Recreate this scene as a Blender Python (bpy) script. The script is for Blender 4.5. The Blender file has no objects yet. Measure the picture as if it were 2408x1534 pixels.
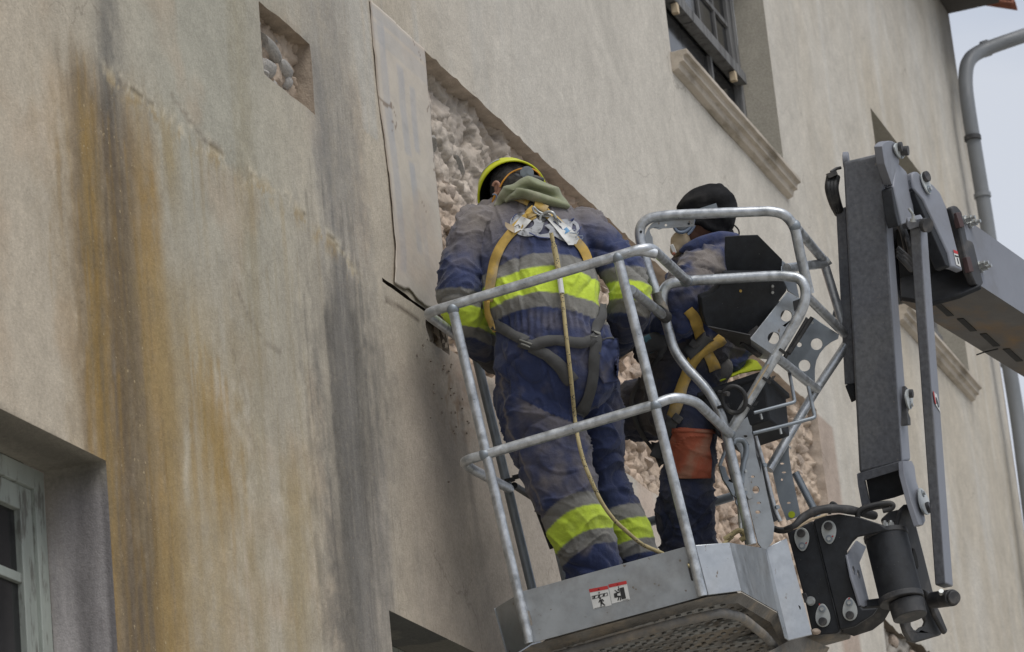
import bpy, bmesh, math, random
import numpy as np
from mathutils import Vector, Matrix
from mathutils.geometry import tessellate_polygon
from mathutils.bvhtree import BVHTree
random.seed(7)
SC = bpy.context.scene
# ------------------------------------------------------------------ camera
# the lens, pitch and roll were solved from the wall's vanishing points; unit of the picture plane: 2408 px wide
F = 8000.0; CX, CY = 1204.0, 767.0
h_ = np.array([2946., 2243., F]); h_ /= np.linalg.norm(h_)
u_ = np.array([-2500., -25000., F]); u_ -= h_*(u_@h_); u_ /= np.linalg.norm(u_)
n_ = np.cross(h_, u_)
M = np.array([h_, -n_, u_])            # camera (x right, y down, z forward) -> world (X along wall, Y into wall, Z up)
CAM = np.array([0., -3.85, 1.6])
cam_d = bpy.data.cameras.new('camera'); cam_o = bpy.data.objects.new('camera', cam_d)
SC.collection.objects.link(cam_o); SC.camera = cam_o
cols = [M@np.array([1., 0, 0]), M@np.array([0, -1., 0]), M@np.array([0, 0, -1.])]
cam_o.matrix_world = Matrix([[cols[0][i], cols[1][i], cols[2][i], CAM[i]] for i in range(3)]+[[0, 0, 0, 1]])
cam_d.sensor_width = 36; cam_d.lens = 36*F/2408
cam_d.clip_start = .1; cam_d.clip_end = 500
cam_d.dof.use_dof = True; cam_d.dof.focus_distance = 11.75; cam_d.dof.aperture_fstop = 9.0
# ------------------------------------------------------------------ sky and sun
wd = bpy.data.worlds.new('World'); SC.world = wd; wd.use_nodes = True
nt = wd.node_tree; nt.nodes.clear()
SUN_EL, SUN_AZ = math.radians(58), math.radians(215)
sky = nt.nodes.new('ShaderNodeTexSky'); sky.sky_type = 'NISHITA'; sky.sun_disc = False
sky.sun_elevation = SUN_EL; sky.sun_rotation = SUN_AZ; sky.dust_density = 3.0
tc = nt.nodes.new('ShaderNodeTexCoord'); mp = nt.nodes.new('ShaderNodeMapping'); mp.inputs['Scale'].default_value = (1, 1, 2.6)
nz = nt.nodes.new('ShaderNodeTexNoise'); nz.inputs['Scale'].default_value = 4.0; nz.inputs['Detail'].default_value = 5
nt.links.new(tc.outputs['Generated'], mp.inputs[0]); nt.links.new(mp.outputs[0], nz.inputs['Vector'])
cr = nt.nodes.new('ShaderNodeValToRGB'); cr.color_ramp.elements[0].position = .38; cr.color_ramp.elements[1].position = .60
cr.color_ramp.elements[0].color = (4.0, 4.6, 5.7, 1); cr.color_ramp.elements[1].color = (5.8, 6.1, 6.7, 1)
nt.links.new(nz.outputs[0], cr.inputs[0])
mx = nt.nodes.new('ShaderNodeMix'); mx.data_type = 'RGBA'; mx.inputs[0].default_value = .9
nt.links.new(sky.outputs[0], mx.inputs[6]); nt.links.new(cr.outputs[0], mx.inputs[7])
bg = nt.nodes.new('ShaderNodeBackground'); bg.inputs[1].default_value = .088
nt.links.new(mx.outputs[2], bg.inputs[0])
wo = nt.nodes.new('ShaderNodeOutputWorld'); nt.links.new(bg.outputs[0], wo.inputs[0])
sun_d = bpy.data.lights.new('sun', 'SUN'); sun_d.energy = 1.5; sun_d.angle = math.radians(40); sun_d.color = (1, .97, .92)
sun_o = bpy.data.objects.new('sun', sun_d); SC.collection.objects.link(sun_o)
sdir = Vector((-.35, -.55, .95)).normalized()
sun_o.rotation_euler = sdir.to_track_quat('Z', 'Y').to_euler(); sun_o.location = (0, -10, 30)
SC.view_settings.view_transform = 'Standard'; SC.view_settings.look = 'None'
SC.view_settings.exposure = 0.42; SC.view_settings.gamma = 1; SC.view_settings.use_curve_mapping = False
SC.cycles.max_bounces = 6

# ------------------------------------------------------------------ helpers
def U(px, py, z):
    """point seen at picture position (px,py) lying z metres in front of the camera"""
    return CAM+M@(np.array([(px-CX)/F, (py-CY)/F, 1.])*z)
def W(px, py, Y=0.):
    r = M@np.array([(px-CX)/F, (py-CY)/F, 1.]); return CAM+r*((Y-CAM[1])/r[1])
def proj(X):
    v = (np.asarray(X)-CAM)@M; return np.stack([CX+F*v[..., 0]/v[..., 2], CY+F*v[..., 1]/v[..., 2]], -1), v[..., 2]
ZM = dict(A=(1200, 400, .3912), B=(1700, 400, .3912), C=(1200, 900, .3912), D=(1700, 900, .3912), E=(1400, 1350, .36563), F=(2100, 1350, .36563),
          G=(2200, 350, .3912), H=(2200, 900, .3912), I=(0, 1100, .52879), J=(700, 0, .2934), K=(1900, 0, .45681), L=(1950, 0, .16949),
          M=(1350, 440, .16949), N=(1850, 480, .18257), O=(1050, 760, .1956), P=(1050, 0, .65217), Q=(2550, 350, .26076), R=(1950, 1000, .42373),
          S=(0, 0, .45681), T=(1100, 1600, .5814), V=(2350, 1450, .30048))
def z(k, *xy):
    """reading aid: coordinates read off an enlarged crop -> picture plane"""
    a, b, s = ZM[k]; o = [((a+xy[i]*s)*.80267, (b+xy[i+1]*s)*.80267) for i in range(0, len(xy), 2)]
    return o if len(o) > 1 else o[0]
# basket frame: a along the front rail, b away from camera, p down
b_ = np.array([2628-CX, 1861-CY, F]); b_ /= np.linalg.norm(b_)
p_ = np.array([.233, 1., -.17]); p_ -= b_*(p_@b_); p_ /= np.linalg.norm(p_)
a_ = np.cross(p_, b_); BA, BB, BD = M@a_, M@b_, M@p_
O0 = U(1245, 1512, 11.3)
def BP(px, py, B=0.):
    r = M@np.array([(px-CX)/F, (py-CY)/F, 1.]); t = ((O0-CAM)@BB+B)/(r@BB); return CAM+r*t
def BF(px, py, up=0.):
    """intersection with the basket's floor plane"""
    r = M@np.array([(px-CX)/F, (py-CY)/F, 1.]); t = ((O0-CAM)@BD-up)/(r@BD); return CAM+r*t
def plane3(*q):
    """q: three (px,py,z); returns function unprojecting onto that plane, and its normal towards the camera"""
    A, B, C = [U(*k) for k in q]; n = np.cross(B-A, C-A); n /= np.linalg.norm(n)
    if n@(CAM-A) < 0: n = -n
    def f(px, py, off=0.):
        r = M@np.array([(px-CX)/F, (py-CY)/F, 1.]); return CAM+r*(((A-CAM)@n)/(r@n))+n*off
    f.n = n; return f
def bplane(B):
    def f(px, py, off=0.): return BP(px, py, B)-BB*off
    f.n = -BB; return f

def hsh(ix, iy, iz, s=0):
    v = (ix.astype(np.int64)*73856093) ^ (iy.astype(np.int64)*19349663) ^ (iz.astype(np.int64)*83492791) ^ (s*2654435761 & 0x7fffffff)
    v = (v ^ (v >> 13))*1274126177 & 0x7fffffff; v = (v ^ (v >> 16)) & 0xffffff
    return v/float(0xffffff)
def vnoise(p, s=0):
    p = np.asarray(p, float); i = np.floor(p); f = p-i; f = f*f*(3-2*f); i = i.astype(np.int64); r = 0
    for dx in (0, 1):
        for dy in (0, 1):
            for dz in (0, 1):
                w = (f[:, 0] if dx else 1-f[:, 0])*(f[:, 1] if dy else 1-f[:, 1])*(f[:, 2] if dz else 1-f[:, 2])
                r = r+w*hsh(i[:, 0]+dx, i[:, 1]+dy, i[:, 2]+dz, s)
    return r*2-1
def fbm(p, o=4, s=0):
    r = 0; a = 1.; t = 0; p = np.asarray(p, float)
    for k in range(o): r = r+a*vnoise(p*2**k+k*17.3, s+k); t += a; a *= .5
    return r/t
def sstep(a, b, x): t = np.clip((x-a)/(b-a), 0, 1); return t*t*(3-2*t)

# ------------------------------------------------------------------ objects
def origin(o):
    v = Vector((0, 0, 0))
    while o is not None: v += o.location; o = o.parent
    return np.array(v)
def thing(name, label, cat, loc, group=None, kind=None):
    o = bpy.data.objects.new(name, None); SC.collection.objects.link(o); o.location = tuple(loc); o.empty_display_size = .1
    o['label'] = label; o['category'] = cat
    if group: o['group'] = group
    if kind: o['kind'] = kind
    return o
def tag(o, label=None, cat=None, group=None, kind=None):
    for k, v in (('label', label), ('category', cat), ('group', group), ('kind', kind)):
        if v: o[k] = v
    return o
class MB:
    def __init__(s): s.v = []; s.f = []
    def add(s, v, f):
        n = len(s.v); s.v += [tuple(map(float, q)) for q in v]; s.f += [tuple(i+n for i in g) for g in f]; return s
    def tube(s, pts, r, seg=12, cap=True, closed=False, flat=None):
        P_ = [np.asarray(q, float) for q in pts]; n = len(P_); rr = r if hasattr(r, '__len__') else [r]*n
        T = []
        for i in range(n):
            t = (P_[(i+1) % n]-P_[i-1]) if closed else (P_[min(i+1, n-1)]-P_[max(i-1, 0)]); T.append(t/(np.linalg.norm(t)+1e-12))
        u = np.cross(T[0], [0, 0, 1.]); u = u if np.linalg.norm(u) > .1 else np.cross(T[0], [1., 0, 0]); u /= np.linalg.norm(u)
        V = []
        for i in range(n):
            u = u-T[i]*(u@T[i]); u /= np.linalg.norm(u); w = np.cross(T[i], u)
            for k in range(seg):
                a = 2*math.pi*k/seg; V.append(P_[i]+rr[i]*(u*math.cos(a)+w*math.sin(a)*(flat or 1)))
        Fc = [(i*seg+k, i*seg+(k+1) % seg, ((i+1) % n)*seg+(k+1) % seg, ((i+1) % n)*seg+k) for i in range(n if closed else n-1) for k in range(seg)]
        if cap and not closed: Fc += [tuple(range(seg))[::-1], tuple((n-1)*seg+k for k in range(seg))]
        return s.add(V, Fc)
    def cyl(s, a, b, r, seg=20, r2=None):
        return s.tube([a, b], [r, r if r2 is None else r2], seg)
    def prism(s, poly, nrm, th, holes=()):
        """poly: front outline (3D); nrm: unit normal towards viewer; th: thickness going behind"""
        loops = [list(map(np.asarray, poly))]+[list(map(np.asarray, q)) for q in holes]
        tri = tessellate_polygon([[Vector(q) for q in l] for l in loops]); allp = [q for l in loops for q in l]; N = len(allp)
        V = allp+[q-np.asarray(nrm)*th for q in allp]; Fc = []
        for t in tri:
            A, B, C = [allp[i] for i in t]
            if np.cross(B-A, C-A)@nrm < 0: t = t[::-1]
            Fc.append(tuple(t)); Fc.append(tuple(i+N for i in t[::-1]))
        k = 0
        for l in loops:
            m = len(l)
            for i in range(m): Fc.append((k+i, k+(i+1) % m, k+(i+1) % m+N, k+i+N))
            k += m
        return s.add(V, Fc)
    def box(s, c, ax, ay, az, dx, dy, dz):
        c = np.asarray(c); ax, ay, az = [np.asarray(q, float)/np.linalg.norm(q) for q in (ax, ay, az)]
        V = [c+ax*dx*i/2+ay*dy*j/2+az*dz*k/2 for k in (-1, 1) for j in (-1, 1) for i in (-1, 1)]
        return s.add(V, [(0, 2, 3, 1), (4, 5, 7, 6), (0, 1, 5, 4), (2, 6, 7, 3), (0, 4, 6, 2), (1, 3, 7, 5)])
    def ell(s, c, ax, ay, az, rx, ry, rz, nu=16, nv=10):
        c = np.asarray(c); V = []; Fc = []
        for j in range(nv+1):
            t = math.pi*j/nv
            for i in range(nu):
                a = 2*math.pi*i/nu; V.append(c+np.asarray(ax)*rx*math.sin(t)*math.cos(a)+np.asarray(ay)*ry*math.sin(t)*math.sin(a)+np.asarray(az)*rz*math.cos(t))
        for j in range(nv):
            for i in range(nu): Fc.append((j*nu+i, (j+1)*nu+i, (j+1)*nu+(i+1) % nu, j*nu+(i+1) % nu))
        return s.add(V, Fc)
    def build(s, name, mat, parent=None, smooth=35, bevel=0, kind=None, label=None, col=None):
        o0 = origin(parent) if parent is not None else np.zeros(3)
        loc = np.zeros(3)
        me = bpy.data.meshes.new(name); V = np.array(s.v)-o0
        loc = V.mean(0); V = V-loc
        me.from_pydata(V.tolist(), [], s.f); me.validate()
        bm = bmesh.new(); bm.from_mesh(me); bmesh.ops.recalc_face_normals(bm, faces=bm.faces); bm.to_mesh(me); bm.free()
        o = bpy.data.objects.new(name, me); SC.collection.objects.link(o)
        if parent is not None: o.parent = parent
        o.location = tuple(loc)
        if mat: me.materials.append(mat)
        if smooth:
            me.polygons.foreach_set('use_smooth', [True]*len(me.polygons)); me.set_sharp_from_angle(angle=math.radians(smooth))
        if col is not None:
            at = me.color_attributes.new('Col', 'FLOAT_COLOR', 'POINT'); at.data.foreach_set('color', np.hstack([col, np.ones((len(col), 1))]).astype(np.float32).ravel())
        if bevel:
            m = o.modifiers.new('bevel', 'BEVEL'); m.width = bevel; m.segments = 2; m.limit_method = 'ANGLE'; m.angle_limit = math.radians(40)
        if kind: o['kind'] = kind
        if label: o['label'] = label
        return o
def circ(f, cx, cy, rx, ry=None, n=20, rot=0.):
    """circle of picture radius r drawn on plane f"""
    ry = ry or rx; c, s_ = math.cos(rot), math.sin(rot)
    return [f(cx+rx*math.cos(t)*c-ry*math.sin(t)*s_, cy+rx*math.cos(t)*s_+ry*math.sin(t)*c) for t in [2*math.pi*i/n for i in range(n)]]
def fillet(pts, rad=.07, n=7):
    """polyline with rounded corners"""
    P_ = [np.asarray(q, float) for q in pts]; out = [P_[0]]
    for i in range(1, len(P_)-1):
        A, B, C = P_[i-1], P_[i], P_[i+1]; la, lc = np.linalg.norm(A-B), np.linalg.norm(C-B)
        r = rad[i] if hasattr(rad, '__len__') else rad
        ra, rc = min(r, la*.48), min(r, lc*.48); a = B+(A-B)/la*ra; c = B+(C-B)/lc*rc
        for k in range(n+1): t = k/n; out.append(a*(1-t)**2+2*B*t*(1-t)+c*t*t)
    out.append(P_[-1]); return out
def catmull(pts, n=8):
    P_ = [np.asarray(q, float) for q in pts]; P_ = [2*P_[0]-P_[1]]+P_+[2*P_[-1]-P_[-2]]; out = []
    for i in range(1, len(P_)-2):
        a, b, c, d = P_[i-1:i+3]
        for k in range(n): t = k/n; out.append(.5*(2*b+(c-a)*t+(2*a-5*b+4*c-d)*t*t+(3*b-a-3*c+d)*t**3))
    out.append(P_[-2]); return out

# ------------------------------------------------------------------ materials
def mat(name, col=(.5, .5, .5), rough=.6, metal=0., vary=.15, vscale=6., vdetail=6, bump=.0, bscale=60., spots=None, spot_scale=40., spot_amt=.62,
        attr=False, stretch=(1, 1, 1), rough_var=.15, col2=None, c2scale=3., c2pos=(.5, .62), coat=0., spec=.5, sheen=0., bump2=0., b2scale=12.):
    m = bpy.data.materials.new(name); m.use_nodes = True; N = m.node_tree.nodes; L = m.node_tree.links; P_ = N['Principled BSDF']
    t = N.new('ShaderNodeTexCoord'); mpn = N.new('ShaderNodeMapping'); mpn.inputs['Scale'].default_value = stretch; L.new(t.outputs['Object'], mpn.inputs[0])
    n1 = N.new('ShaderNodeTexNoise'); n1.inputs['Scale'].default_value = vscale; n1.inputs['Detail'].default_value = vdetail; n1.inputs['Roughness'].default_value = .62
    L.new(mpn.outputs[0], n1.inputs['Vector'])
    base = None
    if attr:
        at = N.new('ShaderNodeAttribute'); at.attribute_name = 'Col'; base = at.outputs['Color']
    else:
        rg = N.new('ShaderNodeRGB'); rg.outputs[0].default_value = (*col, 1); base = rg.outputs[0]
    if col2:
        n3 = N.new('ShaderNodeTexNoise'); n3.inputs['Scale'].default_value = c2scale; n3.inputs['Detail'].default_value = 8; n3.inputs['Roughness'].default_value = .65; L.new(mpn.outputs[0], n3.inputs['Vector'])
        r3 = N.new('ShaderNodeValToRGB'); r3.color_ramp.elements[0].position, r3.color_ramp.elements[1].position = c2pos; L.new(n3.outputs[0], r3.inputs[0])
        x3 = N.new('ShaderNodeMix'); x3.data_type = 'RGBA'; L.new(r3.outputs[0], x3.inputs[0]); L.new(base, x3.inputs[6]); x3.inputs[7].default_value = (*col2, 1); base = x3.outputs[2]
    mr = N.new('ShaderNodeMapRange'); mr.inputs[1].default_value = .3; mr.inputs[2].default_value = .7; mr.inputs[3].default_value = 1-vary; mr.inputs[4].default_value = 1+vary
    L.new(n1.outputs[0], mr.inputs[0])
    vm = N.new('ShaderNodeVectorMath'); vm.operation = 'SCALE'; L.new(base, vm.inputs[0]); L.new(mr.outputs[0], vm.inputs['Scale']); base = vm.outputs[0]
    if spots:
        n2 = N.new('ShaderNodeTexNoise'); n2.inputs['Scale'].default_value = spot_scale; n2.inputs['Detail'].default_value = 2
        L.new(mpn.outputs[0], n2.inputs['Vector'])
        r2 = N.new('ShaderNodeValToRGB'); r2.color_ramp.elements[0].position = spot_amt; r2.color_ramp.elements[1].position = spot_amt+.04; L.new(n2.outputs[0], r2.inputs[0])
        x = N.new('ShaderNodeMix'); x.data_type = 'RGBA'; L.new(r2.outputs[0], x.inputs[0]); L.new(base, x.inputs[6]); x.inputs[7].default_value = (*spots, 1); base = x.outputs[2]
    L.new(base, P_.inputs['Base Color'])
    rr = N.new('ShaderNodeMapRange'); rr.inputs[1].default_value = .3; rr.inputs[2].default_value = .7; rr.inputs[3].default_value = max(.05, rough-rough_var); rr.inputs[4].default_value = min(1, rough+rough_var)
    L.new(n1.outputs[0], rr.inputs[0]); L.new(rr.outputs[0], P_.inputs['Roughness'])
    P_.inputs['Metallic'].default_value = metal; P_.inputs['Coat Weight'].default_value = coat; P_.inputs['Specular IOR Level'].default_value = spec
    if sheen: P_.inputs['Sheen Weight'].default_value = sheen; P_.inputs['Sheen Roughness'].default_value = .6
    last = None
    for st, sc_ in ((bump, bscale), (bump2, b2scale)):
        if st:
            nb = N.new('ShaderNodeTexNoise'); nb.inputs['Scale'].default_value = sc_; nb.inputs['Detail'].default_value = 6; nb.inputs['Roughness'].default_value = .6; L.new(mpn.outputs[0], nb.inputs['Vector'])
            b = N.new('ShaderNodeBump'); b.inputs['Strength'].default_value = min(1, st*1.0); b.inputs['Distance'].default_value = .6/sc_*min(3, max(.3, st)); L.new(nb.outputs[0], b.inputs['Height'])
            if last: L.new(last.outputs[0], b.inputs['Normal'])
            last = b
    if last: L.new(last.outputs[0], P_.inputs['Normal'])
    return m
def pbr_wall(name):
    """plaster: colour from the wear map stored on the wall, grain and relief from noise"""
    m = mat(name, attr=True, rough=.92, vary=.07, vscale=14, vdetail=12, bump=.8, bscale=190, spec=.15, rough_var=.05, bump2=.45, b2scale=70)
    N = m.node_tree.nodes; L = m.node_tree.links; P_ = N['Principled BSDF']
    src = P_.inputs['Base Color'].links[0].from_socket
    at = N.new('ShaderNodeAttribute'); at.attribute_name = 'Grit'; t = N.new('ShaderNodeTexCoord')
    v = N.new('ShaderNodeTexVoronoi'); v.inputs['Scale'].default_value = 45; L.new(t.outputs['Object'], v.inputs['Vector'])
    nb = N.new('ShaderNodeTexNoise'); nb.inputs['Scale'].default_value = 26; nb.inputs['Detail'].default_value = 5; nb.inputs['Roughness'].default_value = .75; L.new(t.outputs['Object'], nb.inputs['Vector'])
    lt = N.new('ShaderNodeMath'); lt.operation = 'LESS_THAN'; lt.inputs[1].default_value = .2; L.new(v.outputs['Distance'], lt.inputs[0])
    gt = N.new('ShaderNodeMath'); gt.operation = 'GREATER_THAN'; gt.inputs[1].default_value = .55; L.new(nb.outputs[0], gt.inputs[0])
    mu = N.new('ShaderNodeMath'); mu.operation = 'MULTIPLY'; L.new(lt.outputs[0], mu.inputs[0]); L.new(gt.outputs[0], mu.inputs[1])
    m2 = N.new('ShaderNodeMath'); m2.operation = 'MULTIPLY'; L.new(mu.outputs[0], m2.inputs[0]); L.new(at.outputs['Fac'], m2.inputs[1])
    x = N.new('ShaderNodeMix'); x.data_type = 'RGBA'; L.new(m2.outputs[0], x.inputs[0]); L.new(src, x.inputs[6]); x.inputs[7].default_value = (.42, .33, .2, 1)
    # fine dark and ochre pits
    n3 = N.new('ShaderNodeTexNoise'); n3.inputs['Scale'].default_value = 70; n3.inputs['Detail'].default_value = 4; n3.inputs['Roughness'].default_value = .8; L.new(t.outputs['Object'], n3.inputs['Vector'])
    r3 = N.new('ShaderNodeValToRGB'); r3.color_ramp.elements[0].position = .66; r3.color_ramp.elements[1].position = .74; L.new(n3.outputs[0], r3.inputs[0])
    k = N.new('ShaderNodeMath'); k.operation = 'MULTIPLY'; k.inputs[1].default_value = .55; L.new(r3.outputs[0], k.inputs[0])
    at2 = N.new('ShaderNodeAttribute'); at2.attribute_name = 'Pit'; k2 = N.new('ShaderNodeMath'); k2.operation = 'MULTIPLY'; L.new(k.outputs[0], k2.inputs[0]); L.new(at2.outputs['Fac'], k2.inputs[1])
    y = N.new('ShaderNodeMix'); y.data_type = 'RGBA'; L.new(k2.outputs[0], y.inputs[0]); L.new(x.outputs[2], y.inputs[6]); y.inputs[7].default_value = (.13, .095, .05, 1)
    # hairline crazing and faint trowel patches
    wn = N.new('ShaderNodeTexNoise'); wn.inputs['Scale'].default_value = 3.5; wn.inputs['Detail'].default_value = 6; L.new(t.outputs['Object'], wn.inputs['Vector'])
    wx = N.new('ShaderNodeMix'); wx.data_type = 'RGBA'; wx.blend_type = 'LINEAR_LIGHT'; wx.inputs[0].default_value = .22; L.new(t.outputs['Object'], wx.inputs[6]); L.new(wn.outputs['Color'], wx.inputs[7])
    vc = N.new('ShaderNodeTexVoronoi'); vc.feature = 'DISTANCE_TO_EDGE'; vc.inputs['Scale'].default_value = .85; L.new(wx.outputs[2], vc.inputs['Vector'])
    lt2 = N.new('ShaderNodeMapRange'); lt2.inputs[1].default_value = .0; lt2.inputs[2].default_value = .0045; lt2.inputs[3].default_value = 1; lt2.inputs[4].default_value = 0; L.new(vc.outputs['Distance'], lt2.inputs[0])
    mn = N.new('ShaderNodeTexNoise'); mn.inputs['Scale'].default_value = 1.1; mn.inputs['Detail'].default_value = 3; L.new(t.outputs['Object'], mn.inputs['Vector'])
    mr2 = N.new('ShaderNodeMapRange'); mr2.inputs[1].default_value = .5; mr2.inputs[2].default_value = .62; mr2.inputs[4].default_value = .42; L.new(mn.outputs[0], mr2.inputs[0])
    mm = N.new('ShaderNodeMath'); mm.operation = 'MULTIPLY'; L.new(lt2.outputs[0], mm.inputs[0]); L.new(mr2.outputs[0], mm.inputs[1])
    yy = N.new('ShaderNodeMix'); yy.data_type = 'RGBA'; L.new(mm.outputs[0], yy.inputs[0]); L.new(y.outputs[2], yy.inputs[6]); yy.inputs[7].default_value = (.17, .14, .11, 1)
    tn = N.new('ShaderNodeTexNoise'); tn.inputs['Scale'].default_value = 1.7; tn.inputs['Detail'].default_value = 9; tn.inputs['Roughness'].default_value = .7; tn.inputs['Distortion'].default_value = 1.2; L.new(t.outputs['Object'], tn.inputs['Vector'])
    tr = N.new('ShaderNodeMapRange'); tr.inputs[1].default_value = .35; tr.inputs[2].default_value = .65; tr.inputs[3].default_value = .90; tr.inputs[4].default_value = 1.08; L.new(tn.outputs[0], tr.inputs[0])
    ts = N.new('ShaderNodeVectorMath'); ts.operation = 'SCALE'; L.new(yy.outputs[2], ts.inputs[0]); L.new(tr.outputs[0], ts.inputs['Scale'])
    gn = N.new('ShaderNodeTexNoise'); gn.inputs['Scale'].default_value = 75; gn.inputs['Detail'].default_value = 4; gn.inputs['Roughness'].default_value = .75; L.new(t.outputs['Object'], gn.inputs['Vector'])
    gr = N.new('ShaderNodeMapRange'); gr.inputs[1].default_value = .32; gr.inputs[2].default_value = .68; gr.inputs[3].default_value = .84; gr.inputs[4].default_value = 1.12; L.new(gn.outputs[0], gr.inputs[0])
    gs = N.new('ShaderNodeVectorMath'); gs.operation = 'SCALE'; L.new(ts.outputs[0], gs.inputs[0]); L.new(gr.outputs[0], gs.inputs['Scale'])
    L.new(gs.outputs[0], P_.inputs['Base Color'])
    return m
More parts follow.
